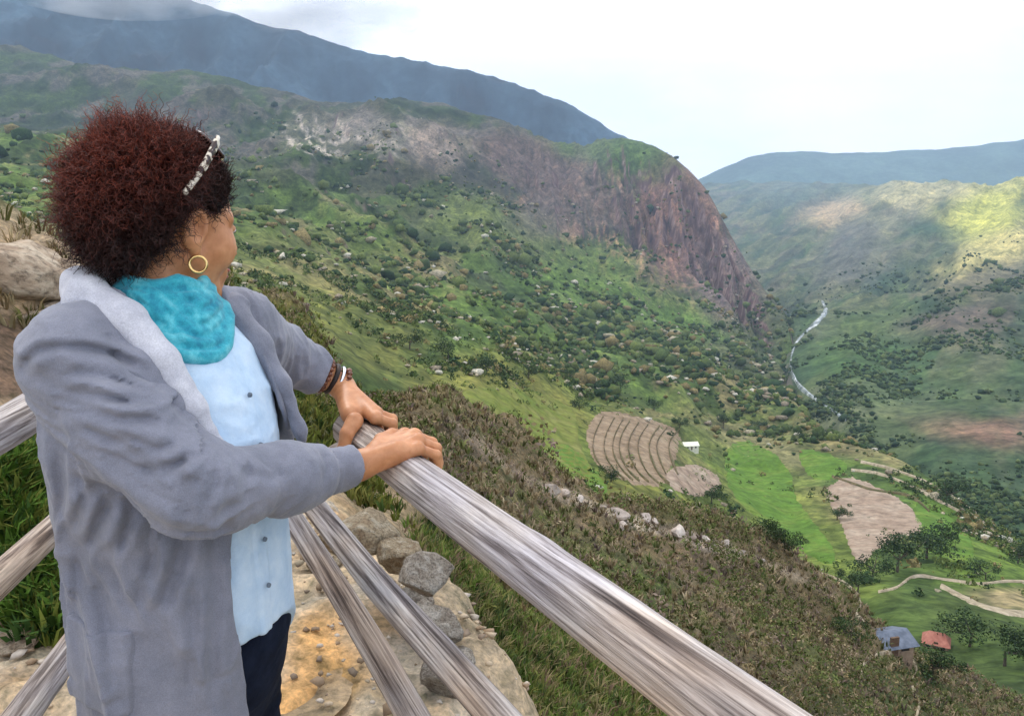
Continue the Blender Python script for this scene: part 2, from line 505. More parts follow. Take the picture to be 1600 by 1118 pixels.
def cover_opp(S):
    PX, PY, D = S.px2, S.PY, S.D2
    x, y = S.pts[..., 0], S.pts[..., 1]
    col = np.ones(PX.shape + (3,)) * np.array((0.070, 0.098, 0.044))
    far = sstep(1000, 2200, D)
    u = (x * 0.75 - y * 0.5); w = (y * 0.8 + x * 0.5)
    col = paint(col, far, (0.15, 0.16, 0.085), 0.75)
    col = paint(col, sstep(0.0, 0.5, fbm(u / 60, w / 260, 0, 5, 131)), (0.15, 0.13, 0.10), 0.65)
    col = paint(col, sstep(0.05, 0.5, fbm(u / 45, w / 180, 7, 5, 132)), (0.035, 0.085, 0.035), 0.6)
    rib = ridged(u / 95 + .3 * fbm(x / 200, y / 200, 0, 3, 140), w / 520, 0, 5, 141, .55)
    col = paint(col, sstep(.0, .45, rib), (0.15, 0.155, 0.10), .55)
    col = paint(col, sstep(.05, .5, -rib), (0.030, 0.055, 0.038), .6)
    for (cx, cy, rx, ry, rot, c, k) in (
        (1540, 330, 70, 45, -12, (0.50, 0.50, 0.12), 0.9), (1440, 300, 110, 20, -4, (0.42, 0.38, 0.22), 0.8),  # yellow patch: sun through cloud gaps, painted into the slope colour
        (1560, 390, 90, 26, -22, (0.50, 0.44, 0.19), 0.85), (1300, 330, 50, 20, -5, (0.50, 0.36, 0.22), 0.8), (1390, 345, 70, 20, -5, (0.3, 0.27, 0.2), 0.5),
        (1450, 360, 45, 16, 10, (0.03, 0.09, 0.045), 0.7), (1360, 350, 40, 16, -5, (0.15, 0.16, 0.09), 0.7),
        (1400, 395, 90, 26, -10, (0.13, 0.14, 0.09), 0.5), (1550, 440, 90, 24, -10, (0.14, 0.125, 0.085), 0.8), (1400, 430, 60, 12, -24, (0.025, 0.065, 0.04), 0.6),
        (1330, 400, 60, 40, -35, (0.10, 0.10, 0.11), 0.6), (1350, 510, 90, 26, -25, (0.09, 0.14, 0.045), 0.6), (1500, 500, 90, 26, -14, (0.15, 0.11, 0.10), 0.7),
        (1370, 560, 90, 30, -15, (0.06, 0.12, 0.035), 0.6), (1540, 590, 110, 40, -8, (0.06, 0.095, 0.04), 0.5),
        (1540, 675, 90, 22, 4, (0.20, 0.12, 0.09), 0.85), (1450, 650, 80, 18, 8, (0.10, 0.09, 0.06), 0.6), (1420, 620, 100, 30, 0, (0.06, 0.12, 0.045), 0.4),
        (1540, 760, 110, 50, 10, (0.045, 0.08, 0.035), 0.6), (1250, 300, 90, 30, -8, (0.10, 0.14, 0.12), 0.6),
    ):
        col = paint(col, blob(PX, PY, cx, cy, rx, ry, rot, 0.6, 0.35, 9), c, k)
    return np.clip(col, 0.012, 0.7)
M_OPP = cover_mat("far slope cover", (70, 20, 7.0), 0.36, rock=(40, (0.10, 0.08, 0.07), (0.17, 0.14, 0.12), (0.27, 0.22, 0.19)), rock_lo=0.35, rock_hi=0.52)
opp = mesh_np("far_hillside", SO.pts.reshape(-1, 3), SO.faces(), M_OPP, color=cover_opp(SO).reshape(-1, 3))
tag(opp, 'green and yellow slope across the river, sunlight painted as yellow on the fields along its top', kind='structure')

# -- blue mountain behind the left one
BLUE = {c: [(p + 330, 3300), (p + 170, 3700), (p + 60, 4200), (p, 4600), (p + 120, 5600)] for c, p in
        ((-900, -420), (-300, -260), (0, -120), (150, -55), (290, -8), (400, 30), (500, 60), (600, 88), (700, 104), (800, 128),
         (870, 160), (930, 190), (980, 222), (1040, 262), (1100, 320), (1200, 420))}
def relief_blue(p, D, PX, S):
    x, y = p[..., 0], p[..., 1]
    return 170 * (ridged(x / 480, y / 1300, 0, 6, 211, 0.55) - 0.4) * (1 - 0.88 * sstep(2.2, 3, S)) + 9 * fbm(x / 90, y / 90, 0, 4, 5)
SB = Sheet(BLUE, np.concatenate([np.arange(-900, -60, 30), np.arange(-60, 1200, 5)]), 130, relief_blue)
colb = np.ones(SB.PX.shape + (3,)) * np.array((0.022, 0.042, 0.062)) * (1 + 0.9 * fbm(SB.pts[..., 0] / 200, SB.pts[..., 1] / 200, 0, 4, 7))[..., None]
M_FAR = cover_mat("far mountain cover", (120, 40), 0.3)
bm_ = mesh_np("mountain", SB.pts.reshape(-1, 3), SB.faces(), M_FAR, color=np.clip(colb, 0.01, 1).reshape(-1, 3))
tag(bm_, 'dark blue mountain ridge falling to the right behind the green slope', kind='structure')

# -- pale ridges on the horizon
FARR = {c: [(p + 150, 7000), (p + 60, 8000), (p, 9200), (p + 60, 10500)] for c, p in
        ((850, 330), (1000, 318), (1085, 286), (1130, 262), (1180, 243), (1240, 237), (1300, 240), (1400, 236), (1480, 232), (1560, 222), (1650, 212), (2000, 190), (2400, 170))}
def relief_far(p, D, PX, S):
    x, y = p[..., 0], p[..., 1]
    return 90 * (ridged(x / 1400, y / 2000, 0, 6, 311, 0.5) - 0.4) * (1 - 0.8 * sstep(1.4, 2, S)) + 14 * fbm(x / 300, y / 300, 0, 4, 5)
SF = Sheet(FARR, np.concatenate([np.arange(850, 1660, 6), np.arange(1680, 2400, 30)]), 90, relief_far)
colf = np.ones(SF.PX.shape + (3,)) * np.array((0.06, 0.10, 0.075)) * (1 + 0.5 * fbm(SF.pts[..., 0] / 500, SF.pts[..., 1] / 500, 0, 4, 7))[..., None]
fr_ = mesh_np("distant_ridge", SF.pts.reshape(-1, 3), SF.faces(), M_FAR, color=np.clip(colf, 0.01, 1).reshape(-1, 3))
tag(fr_, 'hazy pale blue ridge along the right horizon', kind='structure')

# -- base land to the horizon, far below everything
N = 40
bx = np.linspace(-12500, 12500, N); by = np.linspace(-6000, 11500, N)
BX, BY = np.meshgrid(bx, by, indexing='ij')
BZ = -560 + 60 * fbm(BX / 4000, BY / 4000, 0, 3, 3)
n_, m_ = BX.shape
a_ = (np.arange(n_ - 1)[:, None] * m_ + np.arange(m_ - 1)[None, :]).ravel()
bl = mesh_np("valley_floor", np.stack([BX, BY, BZ], -1).reshape(-1, 3), np.stack([a_, a_ + m_, a_ + m_ + 1, a_ + 1], -1),
             cover_mat("valley floor cover", (400, 90), 0.3), color=np.tile(np.array([[0.06, 0.09, 0.04]]), (N * N, 1)))
tag(bl, 'green land of the valley floor', kind='structure')

# -- near slope: grass below the railing, dry spur beyond, bank on the left
def zz(D, z): return zrow(D, z)
NEAR = {
 -900: [zz(2.0, -.02), zz(3.0, .10), zz(4.2, .5), zz(5.5, .9), zz(7.5, 1.45), zz(14, -.4), zz(60, -20)],
 -60:  [zz(2.0, -.02), zz(3.0, .02), (640, 4.2), (470, 5.5), (335, 7.2), zz(14, -.8), zz(60, -20)],
 60:   [zz(2.0, -.02), zz(3.0, .0), (680, 4.3), (520, 5.8), (372, 7.3), zz(14, -1.2), zz(60, -20)],
 140:  [zz(2.0, -.02), zz(3.2, .0), (700, 4.6), (560, 6.2), (430, 7.5), zz(14, -1.8), zz(60, -20)],
 300:  [zz(2.2, -.02), zz(3.4, .0), (740, 4.8), (620, 6.5), (520, 10), (500, 18), zz(60, -20)],
 450:  [zz(2.4, -.02), zz(3.6, -.02), (700, 5.2), (610, 9), (545, 20), (478, 58), zz(90, -26)],
 540:  [zz(2.6, -.02), zz(3.8, -.05), (735, 5.8), (680, 10), (640, 20), (590, 45), zz(90, -26)],
 600:  [zz(3.2, -.1), (800, 4.5), (765, 8), (720, 14), (680, 25), (640, 42), zz(70, -27)],
 720:  [zz(2.6, -.45), (960, 4.2), (890, 6), (800, 14), (730, 26), (664, 46), zz(75, -35)],
 850:  [(1190, 2.6), (1090, 4.5), (1010, 7), (905, 18), (830, 34), (760, 56), zz(85, -48)],
 1000: [(1300, 2.8), (1180, 4.8), (1070, 9), (960, 22), (880, 42), (806, 66), zz(100, -62)],
 1130: [(1350, 3.5), (1230, 6), (1120, 12), (1000, 30), (910, 54), (838, 78), zz(115, -72)],
 1240: [(1400, 4), (1290, 7), (1170, 16), (1060, 36), (960, 64), (888, 90), zz(125, -80)],
 1340: [(1450, 4), (1340, 8), (1220, 20), (1110, 45), (1010, 75), (945, 104), zz(140, -90)],
 1450: [(1500, 5), (1380, 9), (1260, 22), (1160, 50), (1085, 80), (1030, 108), zz(150, -100)],
 1600: [(1550, 5), (1420, 10), (1300, 25), (1215, 55), (1150, 85), (1100, 115), zz(160, -112)],
 2400: [(1600, 5), (1480, 10), (1380, 25), (1300, 55), (1240, 85), (1200, 115), zz(160, -122)],
}
def relief_near(p, D, PX, S):
    x, y = p[..., 0], p[..., 1]
    k = sstep(12, 32, D)
    z = (0.02 + 0.06 * sstep(2.5, 6, D)) * fbm(x / 0.8, y / 0.8, 0, 5, 411, 0.55)
    z += k * 0.9 * fbm(x / 7, y / 9, 0, 6, 421, 0.6) + k * sstep(20, 60, D) * 1.3 * (ridged(x / 16, y / 30, 0, 5, 431) - 0.3)
    return z
npx = np.concatenate([np.arange(-900, -60, 20), np.arange(-60, 1700, 4), np.arange(1700, 2400, 20)])
SN = Sheet(NEAR, npx, 330, relief_near)
def cover_near(S):
    PX, PY, D = S.px2, S.PY, S.D2
    x, y = S.pts[..., 0], S.pts[..., 1]
    col = np.ones(PX.shape + (3,)) * np.array((0.160, 0.125, 0.075))
    n1 = fbm(x / 5, y / 7, 0, 5, 441)
    col = paint(col, sstep(-0.1, 0.5, n1), (0.105, 0.115, 0.042), 0.75)
    col = paint(col, sstep(0.1, 0.6, fbm(x / 3, y / 4, 3, 5, 442)), (0.16, 0.12, 0.09), 0.6)
    tan = (1 - sstep(560, 700, PX)) * (1 - sstep(6, 9, D))
    col = paint(col, tan, (0.38, 0.29, 0.195), 0.95)
    col = paint(col, tan * sstep(0.1, 0.5, fbm(x / 0.5, y / 0.5, 0, 5, 443)), (0.24, 0.17, 0.11), 0.7)
    for (cx, cy, rx, ry, rot, c, k) in (
        (860, 1030, 200, 150, 35, (0.105, 0.130, 0.035), 0.95), (760, 950, 90, 120, 20, (0.12, 0.15, 0.03), 0.8), (760, 1100, 110, 60, 20, (0.055, 0.11, 0.03), 0.7),
        (60, 780, 70, 60, -30, (0.05, 0.10, 0.02), 0.9), (70, 930, 60, 70, -40, (0.07, 0.115, 0.025), 0.9),
        (10, 560, 70, 80, 0, (0.14, 0.09, 0.065), 0.9), (10, 700, 60, 40, 0, (0.08, 0.055, 0.04), 0.8), (60, 440, 90, 22, -10, (0.07, 0.075, 0.03), 0.6), (60, 390, 110, 50, 20, (0.42, 0.32, 0.22), 0.9),
        (470, 650, 90, 60, 0, (0.035, 0.06, 0.018), 0.8), (530, 540, 130, 50, 28, (0.12, 0.125, 0.025), 0.85),
        (690, 690, 70, 40, 30, (0.10, 0.075, 0.06), 0.7), (1010, 930, 90, 45, 30, (0.055, 0.085, 0.025), 0.7), (1100, 880, 60, 40, 20, (0.15, 0.11, 0.085), 0.6),
        (1420, 1090, 200, 60, 10, (0.045, 0.07, 0.025), 0.8), (1180, 1060, 120, 50, 30, (0.085, 0.07, 0.045), 0.6),
        (500, 1020, 50, 45, 10, (0.48, 0.26, 0.08), 0.75),
        (890, 775, 60, 9, 20, (0.42, 0.34, 0.27), 0.9), (985, 812, 60, 9, 22, (0.45, 0.38, 0.31), 0.9), (1090, 845, 75, 10, 17, (0.44, 0.36, 0.31), 0.9), (1210, 885, 80, 7, 24, (0.36, 0.29, 0.22), 0.8), (760, 700, 70, 8, 38, (0.30, 0.23, 0.18), 0.7),
    ):
        col = paint(col, blob(PX, PY, cx, cy, rx, ry, rot, 0.55, 0.3, 10), c, k)
    return np.clip(col, 0.012, 0.7)
M_NEAR = cover_mat("dry slope cover", (1.6, 0.5, 0.16, 0.04), 0.36, 0.05, 9.0)
near = mesh_np("near_slope", SN.pts.reshape(-1, 3), SN.faces(), M_NEAR, color=cover_near(SN).reshape(-1, 3))
tag(near, 'dry brown spur and grass slope falling away below the railing', kind='structure')

# -- the ledge she and the photographer stand on
ex = np.array([-9, -1.1, -.75, -.38, -.14, -.1, .12, .62, 1.15, 1.6, 2.2])
ey = np.array([4.2, 4.2, 3.75, 3.3, 2.75, 2.2, 1.55, .75, 0.0, -1.5, -6])
def ledge_z(x, y):
    # signed distance to the edge polyline, negative inside
    best = np.full(np.shape(x), 1e9); sign = np.ones(np.shape(x))
    for i in range(len(ex) - 1):
        ax, ay, bx_, by_ = ex[i], ey[i], ex[i + 1], ey[i + 1]
        dx, dy = bx_ - ax, by_ - ay
        t = np.clip(((x - ax) * dx + (y - ay) * dy) / (dx * dx + dy * dy), 0, 1)
        qx, qy = x - ax - t * dx, y - ay - t * dy
        d = np.hypot(qx, qy)
        s = np.where(dx * qy - dy * qx > 0, 1.0, -1.0)
        upd = d < best
        best = np.where(upd, d, best); sign = np.where(upd, s, sign)
    d = best * sign + 0.10 * fbm(x * 2.2, y * 2.2, 0, 4, 501)
    z = 0.025 * fbm(x * 1.5, y * 1.5, 0, 5, 511) + 0.012 * ridged(x * 6, y * 6, 0, 4, 512)
    z = z - 0.9 * sstep(-0.05, 0.5, d) - 1.6 * np.clip(d - 0.2, 0, None)
    return z, d
gx = np.linspace(-8, 3.4, 330); gy = np.linspace(-5, 4.6, 300)
GX, GY = np.meshgrid(gx, gy, indexing='ij')
GZ, GD = ledge_z(GX, GY)
crk = ridged(GX * 1.7 + GY * .6, GY * 1.5, 0, 3, 531, .5)
GZ = GZ + .05 * (np.floor((crk + 1) * 3.5) / 3.5 - 1) + .018 * fbm(GX * 9, GY * 9, 0, 4, 533)
lc = np.ones(GX.shape + (3,)) * np.array((0.42, 0.33, 0.23))
lc = paint(lc, sstep(0.0, 0.5, fbm(GX / .4, GY / .4, 0, 5, 521)), (0.25, 0.17, 0.10), 0.7)
lc = paint(lc, sstep(0.1, 0.5, fbm(GX / .3, GY / .3, 4, 5, 522)), (0.46, 0.41, 0.35), 0.7)
lc = paint(lc, sstep(.45, .62, crk), (0.10, 0.07, 0.05), 0.55)
lc = paint(lc, sstep(-.1, .5, fbm(GX / .8, GY / .8, 9, 4, 535)), (0.58, 0.50, 0.40), 0.7)
lc = paint(lc, 1 - sstep(0.4, 1.3, np.hypot((GX + .62) / .22, (GY - 2.45) / .38) + .4 * fbm(GX * 4, GY * 4, 0, 3, 2)), (0.52, 0.27, 0.07), 0.75)
lc = paint(lc, sstep(0.15, 0.45, GD), (0.09, 0.10, 0.035), 0.85)
n_, m_ = GX.shape
a_ = (np.arange(n_ - 1)[:, None] * m_ + np.arange(m_ - 1)[None, :]).ravel()
M_LEDGE = cover_mat("sandy rock cover", (0.35, 0.09, 0.025), 0.34, 0.02, 22.0)
ledge = mesh_np("ground", np.stack([GX, GY, GZ], -1).reshape(-1, 3), np.stack([a_, a_ + m_, a_ + m_ + 1, a_ + 1], -1), M_LEDGE, color=lc.reshape(-1, 3))
tag(ledge, 'sandy tan rock ledge under the railing with an orange patch', kind='structure')
# ------------------------------------------------------------ surface queries
def any_at(px, py, lift=0.0, sheets=None):
    px = np.atleast_1d(np.asarray(px, float)); py = np.atleast_1d(np.asarray(py, float))
    d = np.full(len(px), 1e9)
    for s_ in (sheets or (SN, SV, SO)):
        d = np.minimum(d, s_.depth(px, py))
    for k in np.nonzero(d > 1e8)[0]:                      # off the sheet: take the nearest ground below it
        for st in range(1, 60):
            dd = min(float(s_.depth(px[k], py[k] + 3 * st)[0]) for s_ in (sheets or (SN, SV, SO)))
            if dd < 1e8:
                d[k] = dd; py = py.copy(); py[k] += 3 * st
                break
        else:
            d[k] = 800
    p = unproj(px, py, d)
    p[:, 2] += lift
    return p

def in_poly(x, y, poly):
    inside = np.zeros(np.shape(x), bool)
    n = len(poly)
    for i in range(n):
        (x1, y1), (x2, y2) = poly[i], poly[(i + 1) % n]
        c = ((y1 > y) != (y2 > y)) & (x < (x2 - x1) * (y - y1) / (y2 - y1 + 1e-9) + x1)
        inside ^= c
    return inside

def smooth_poly(poly, n=4):
    p = np.array(poly, float)
    for _ in range(n):
        q = np.roll(p, -1, 0)
        p = np.stack([p * .75 + q * .25, p * .25 + q * .75], 1).reshape(-1, 2)
    return p

def field(name, poly, mat, label, lift=0.35, sheet=None, stepx=3.0, stepy=2.5):
    """a plot of land: a raised sheet lying on the slope, inside the given outline"""
    pl = smooth_poly(poly, 2)
    xs = np.arange(pl[:, 0].min() - 6, pl[:, 0].max() + 6, stepx); ys = np.arange(pl[:, 1].min() - 6, pl[:, 1].max() + 6, stepy)
    X, Y = np.meshgrid(xs, ys, indexing='ij')
    wob = 2.2
    ins = in_poly(X + wob * vnoise(X / 9, Y / 9, 0, 5), Y + wob * vnoise(X / 9, Y / 9, 3, 6), [tuple(q) for q in pl])
    P = any_at(X.ravel(), Y.ravel(), 0, sheet or (SV,)).reshape(X.shape + (3,))
    P[..., 2] += np.where(ins, lift, -lift * 1.2)
    n, m = X.shape
    keep = ins[:-1, :-1] | ins[1:, :-1] | ins[:-1, 1:] | ins[1:, 1:]
    a = (np.arange(n - 1)[:, None] * m + np.arange(m - 1)[None, :])[keep]
    # picture y grows towards the viewer: flip the winding so the faces look up
    f = np.stack([a, a + 1, a + m + 1, a + m], -1)
    used = np.unique(f); remap = np.zeros(n * m, int); remap[used] = np.arange(len(used))
    o = mesh_np(name, P.reshape(-1, 3)[used], remap[f], mat, origin=P.reshape(-1, 3)[used].mean(0))
    tag(o, label, kind='structure')
    return o

def ribbon(name, pts, w, mat, lift=0.4, sheets=None, parent=None, n=60, crown=0.0, wob=1.0):
    pts = np.array(pts, float)
    t = np.linspace(0, len(pts) - 1, n)
    c = catmull(pts, t)
    tn = np.gradient(c, axis=0); tn /= np.linalg.norm(tn, axis=1)[:, None] + 1e-9
    nr = np.stack([-tn[:, 1], tn[:, 0]], -1)
    ww = np.interp(t, np.arange(len(pts)), w) if hasattr(w, '__len__') else np.full(n, w)
    ww = ww * (1 + 0.35 * vnoise(t * 4.3, 0, 0, 8))
    off = np.linspace(-0.5, 0.5, 5)
    rows = []
    for k, o_ in enumerate(off):
        q = c + nr * (ww * o_)[:, None] + wob * np.stack([vnoise(t * 3, k, 0, 9), vnoise(t * 3, k, 5, 9)], -1) * 0.6
        P = any_at(q[:, 0], q[:, 1], 0, sheets)
        P[:, 2] += lift + crown * (1 - (2 * o_) ** 2) - (lift * 2.5 if abs(o_) > .4 else 0)
        rows.append(P)
    R = np.stack(rows, 1).reshape(-1, 3)
    a = (np.arange(n - 1)[:, None] * 5 + np.arange(4)[None, :]).ravel()
    f = np.stack([a, a + 1, a + 6, a + 5], -1)
    o = mesh_np(name, R, f, mat, parent)
    return o

def world_mat(name, cols, scales, rough=0.95, bumpd=0.0):
    m, nt_, b = newmat(name)
    g = node(nt_, "ShaderNodeNewGeometry")
    n = noise_node(nt_, g.outputs["Position"], 1.0 / scales[0], 6, 0.7, 0.3)
    r = ramp(nt_, n.outputs[0], [(0.32, cols[0]), (0.5, cols[1]), (0.68, cols[2])])
    c = r.outputs[0]
    for s_ in scales[1:]:
        n2 = noise_node(nt_, g.outputs["Position"], 1.0 / s_, 5, 0.65)
        r2 = ramp(nt_, n2.outputs[0], [(0.33, (0.68,) * 3), (0.66, (1.32,) * 3)])
        c = mixc(nt_, 1.0, c, r2.outputs[0], 'MULTIPLY')
    nt_.links.new(c, b.inputs["Base Color"])
    b.inputs["Roughness"].default_value = rough
    b.inputs["Specular IOR Level"].default_value = 0.1
    if bumpd:
        bump(nt_, b, n.outputs[0], 1.0, bumpd)
    return m

M_PLOUGH = world_mat("ploughed earth", ((0.17, 0.125, 0.08), (0.26, 0.19, 0.125), (0.32, 0.25, 0.17)), (14, 3))
M_PLOUGH2 = world_mat("pale earth", ((0.24, 0.17, 0.125), (0.31, 0.235, 0.175), (0.37, 0.30, 0.23)), (17, 4))
M_CROP = world_mat("bright crop", ((0.070, 0.135, 0.022), (0.10, 0.185, 0.028), (0.15, 0.20, 0.04)), (22, 5))
M_CROP2 = world_mat("yellowing crop", ((0.10, 0.145, 0.025), (0.15, 0.175, 0.035), (0.19, 0.185, 0.06)), (22, 5))
M_BANK = world_mat("terrace bank", ((0.07, 0.08, 0.03), (0.12, 0.10, 0.05), (0.19, 0.15, 0.09)), (6, 2))
M_PATH = world_mat("pale path", ((0.22, 0.19, 0.12), (0.36, 0.30, 0.21), (0.48, 0.41, 0.31)), (9, 2))
M_STONE_P = world_mat("pale stone", ((0.30, 0.24, 0.20), (0.47, 0.40, 0.35), (0.62, 0.56, 0.50)), (2.0, 0.5), bumpd=0.1)

# fields on the terraces
pf = field("ploughed_field", [(922, 655), (945, 640), (985, 648), (1022, 655), (1062, 672), (1062, 705), (1045, 735), (1040, 760), (1000, 758), (955, 745), (925, 715), (912, 685)], M_PLOUGH,
           'brown ploughed terrace field with curved furrow banks')
for k in range(9):
    x0_ = 930 + k * 14.5 + random.uniform(-4.5, 4.5)
    rb = ribbon("furrow", [(x0_ + 14, 652 + k * 2.5), (x0_ + 1, 680 + k), (x0_ - 1, 708), (x0_ + 12, 732 + k * 1.4), (x0_ + 30, 750 + k * 1.2)][:5 - (k > 6)],
                random.uniform(1.6, 3.4), M_BANK, 0.6, (SV,), pf, 26, 0.5)
    rb.matrix_parent_inverse = Matrix.Translation(-pf.location)
field("pale_plot", [(1040, 735), (1075, 722), (1120, 735), (1128, 760), (1100, 778), (1045, 765)], M_PLOUGH2, 'small pale brown plot beside the ploughed field')
field("green_field", [(1130, 700), (1165, 686), (1205, 705), (1235, 735), (1240, 775), (1270, 815), (1312, 865), (1300, 885), (1262, 868), (1205, 820), (1150, 785), (1135, 750)], M_CROP, 'bright green strip field running down between the brown plots')
field("green_slope", [(700, 618), (770, 600), (850, 612), (905, 645), (905, 700), (935, 745), (900, 762), (860, 742), (790, 700), (730, 655)], M_CROP2, 'yellow green grass slope left of the ploughed field')
field("lower_green_strip", [(850, 700), (890, 690), (925, 730), (960, 768), (920, 772), (870, 750), (830, 722)], M_CROP, 'green grass strip below the ploughed field')
field("tan_field", [(1282, 765), (1330, 742), (1362, 756), (1392, 772), (1422, 790), (1452, 832), (1405, 838), (1368, 858), (1346, 888), (1325, 850), (1308, 800)], M_PLOUGH2, 'bare pinkish tan triangular field on the right terraces')
field("crop_field", [(1240, 700), (1290, 705), (1335, 730), (1290, 752), (1262, 745)], M_CROP, 'green crop patch above the tan field')
field("far_crop_field", [(1420, 780), (1470, 790), (1510, 830), (1530, 870), (1480, 880), (1440, 850)], M_CROP, 'green crop patch right of the tan field')
for k, q in enumerate(([(1330, 735), (1380, 742), (1440, 768), (1500, 800)], [(1300, 745), (1360, 765), (1420, 775), (1452, 800)], [(1345, 722), (1400, 735), (1460, 760), (1530, 805)])):
    r_ = ribbon("terrace_bank", q, 4.0, M_BANK if k == 1 else M_PATH, 0.5, (SV,), None, 34, 0.6)
    tag(r_, ['pale earth bank along the top of the tan field', 'dark grassy bank crossing above the tan field', 'upper pale bank curving along the terrace edge'][k], kind='structure')
# paths
for nm, q, w, lb in (
    ("path", [(1372, 925), (1400, 918), (1430, 900), (1475, 905), (1530, 912), (1580, 908), (1680, 914)], 4.5, 'pale winding path across the lower right terrace'),
    ("path", [(1440, 765), (1490, 785), (1530, 812), (1570, 838), (1640, 872)], 6, 'tan road along the outer edge of the terraces'),
    ("path", [(1135, 842), (1200, 868), (1255, 888), (1310, 905), (1342, 930)], 4, 'thin pale footpath following the foot of the spur'),
    ("path", [(1470, 915), (1520, 940), (1570, 955), (1660, 965)], 10, 'broad tan track below the winding path')):
    r_ = ribbon(nm, q, w, M_PATH, 0.45, (SV,), None, 50)
    tag(r_, lb, kind='structure')

# river
mr, ntr, br = newmat("white water")
g_ = node(ntr, "ShaderNodeNewGeometry")
nn_ = noise_node(ntr, g_.outputs["Position"], 1 / 14.0, 6, 0.7)
rr_ = ramp(ntr, nn_.outputs[0], [(0.40, (0.13, 0.16, 0.16)), (0.54, (0.33, 0.37, 0.38)), (0.64, (0.70, 0.73, 0.74))])
ntr.links.new(rr_.outputs[0], br.inputs["Base Color"]); br.inputs["Roughness"].default_value = 0.25
rv = ribbon("river", [(1322, 658), (1290, 634), (1258, 612), (1240, 590), (1235, 566), (1240, 545), (1250, 528), (1266, 512), (1282, 498), (1290, 484), (1284, 470)],
            [3, 6, 9, 6, 4, 4, 5, 8, 10, 8, 3], mr, 2.0, (SV, SO), None, 90)
tag(rv, 'pale foaming river winding through the bottom of the gorge', kind='structure')
# rock scars down the cliff, catching the light
def rock_mesh(name, seed, sub=4, cuts=14, rough=0.06, ax=(1, 1, .75)):
    bm = bmesh.new()
    bmesh.ops.create_icosphere(bm, subdivisions=sub, radius=1)
    me = bpy.data.meshes.new(name)
    bm.to_mesh(me); bm.free()
    n = len(me.vertices)
    v = np.zeros(n * 3); me.vertices.foreach_get("co", v); v = v.reshape(-1, 3)
    r = np.random.default_rng(seed)
    for _ in range(cuts):
        d = r.normal(size=3); d /= np.linalg.norm(d)
        k = r.uniform(.55, .88)
        s_ = v @ d - k
        v = v - np.where(s_ > 0, s_, 0)[:, None] * d * 0.93
    s = seed * 3.7
    v = v * (1 + rough * 1.6 * fbm(v[:, 0] * 1.7 + s, v[:, 1] * 1.7, v[:, 2] * 1.7, 4, seed)[:, None] + rough * .5 * ridged(v[:, 0] * 5 + s, v[:, 1] * 5, v[:, 2] * 5, 3, seed)[:, None])
    v = v * np.array(ax)
    me.vertices.foreach_set("co", v.ravel())
    me.update()
    return me

def rock_mat(name, c1, c2, c3, sc=3.0):
    m, nt_, b = newmat(name)
    t = node(nt_, "ShaderNodeTexCoord")
    oi = node(nt_, "ShaderNodeObjectInfo")
    ad = node(nt_, "ShaderNodeVectorMath", operation='ADD')
    nt_.links.new(t.outputs["Object"], ad.inputs[0]); nt_.links.new(oi.outputs["Location"], ad.inputs[1])
    n = noise_node(nt_, ad.outputs[0], sc, 9, 0.68, 0.6)
    r = ramp(nt_, n.outputs[0], [(0.32, c1), (0.5, c2), (0.64, c3)])
    n2 = noise_node(nt_, ad.outputs[0], sc * 6, 6, 0.7)
    r2 = ramp(nt_, n2.outputs[0], [(0.36, (0.45, 0.45, 0.45)), (0.5, (1, 1, 1)), (0.66, (1.2, 1.2, 1.2))])
    nt_.links.new(mixc(nt_, 1.0, r.outputs[0], r2.outputs[0], 'MULTIPLY'), b.inputs["Base Color"])
    b.inputs["Roughness"].default_value = 0.92
    b.inputs["Specular IOR Level"].default_value = 0.2
    bump(nt_, b, n2.outputs[0], 1.0, 0.02)
    bump(nt_, b, n.outputs[0], 1.0, 0.06)
    return m
M_CREAM = rock_mat("cream rock", (0.30, 0.20, 0.12), (0.50, 0.40, 0.27), (0.66, 0.58, 0.45))
M_GREY = rock_mat("grey lichen rock", (0.24, 0.19, 0.15), (0.46, 0.40, 0.33), (0.66, 0.60, 0.53))
M_TANR = rock_mat("tan boulder", (0.26, 0.18, 0.12), (0.42, 0.32, 0.23), (0.60, 0.50, 0.38), 1.6)

rm = [rock_mesh("rock", 40 + k, 4, 16, 0.055, (1, .85, .7)) for k in range(6)]
def rock(px, py, D, sz, k, mat, label, rot=(0, 0, 0), sc=(1, 1, 1), sink=0.0):
    me = rm[k % 6].copy()
    me.materials.clear(); me.materials.append(mat)
    me.polygons.foreach_set("use_smooth", [True] * len(me.polygons))
    o = bpy.data.objects.new("rock", me); SC.collection.objects.link(o)
    p = V(px, py, D) if D else SN.at(px, py)[0]
    p[2] -= sink
    o.location = p; o.rotation_euler = rot
    o.scale = (sz * sc[0], sz * sc[1], sz * sc[2])
    tag(o, label, "rock", "rocks around the ledge")
    return o
rock(566, 838, 3.15, .17, 0, M_CREAM, 'cream rock just below the sleeve cuff, behind the middle rail', (0, .2, .4), (1.1, 1, .85))
rock(622, 868, 3.1, .11, 1, M_CREAM, 'dark topped tan rock right of the cream rock', (0, .3, 1.4), (1, 1, .9))
rock(540, 865, 3.7, .12, 2, M_CREAM, 'flat cream rock between the two lower rails', (.2, 0, 2.0), (1.2, 1, .6))
rock(662, 900, 2.95, .13, 3, M_GREY, 'grey speckled rock at the top of the ledge edge', (.1, .3, .7), (1, 1, .9))
rock(672, 975, 2.75, .13, 4, M_GREY, 'large grey rock on the ledge edge beside the grass', (.4, 0, 2.4), (.85, 1.1, .9))
rock(640, 945, 3.15, .11, 5, M_GREY, 'pinkish grey rock left of the large grey one', (0, .4, 3.3), (1, 1, .75))
rock(705, 1050, 2.7, .11, 1, M_GREY, 'lower grey rock where the ledge meets the grass', (.2, .3, 5.1), (.8, 1.1, .9))
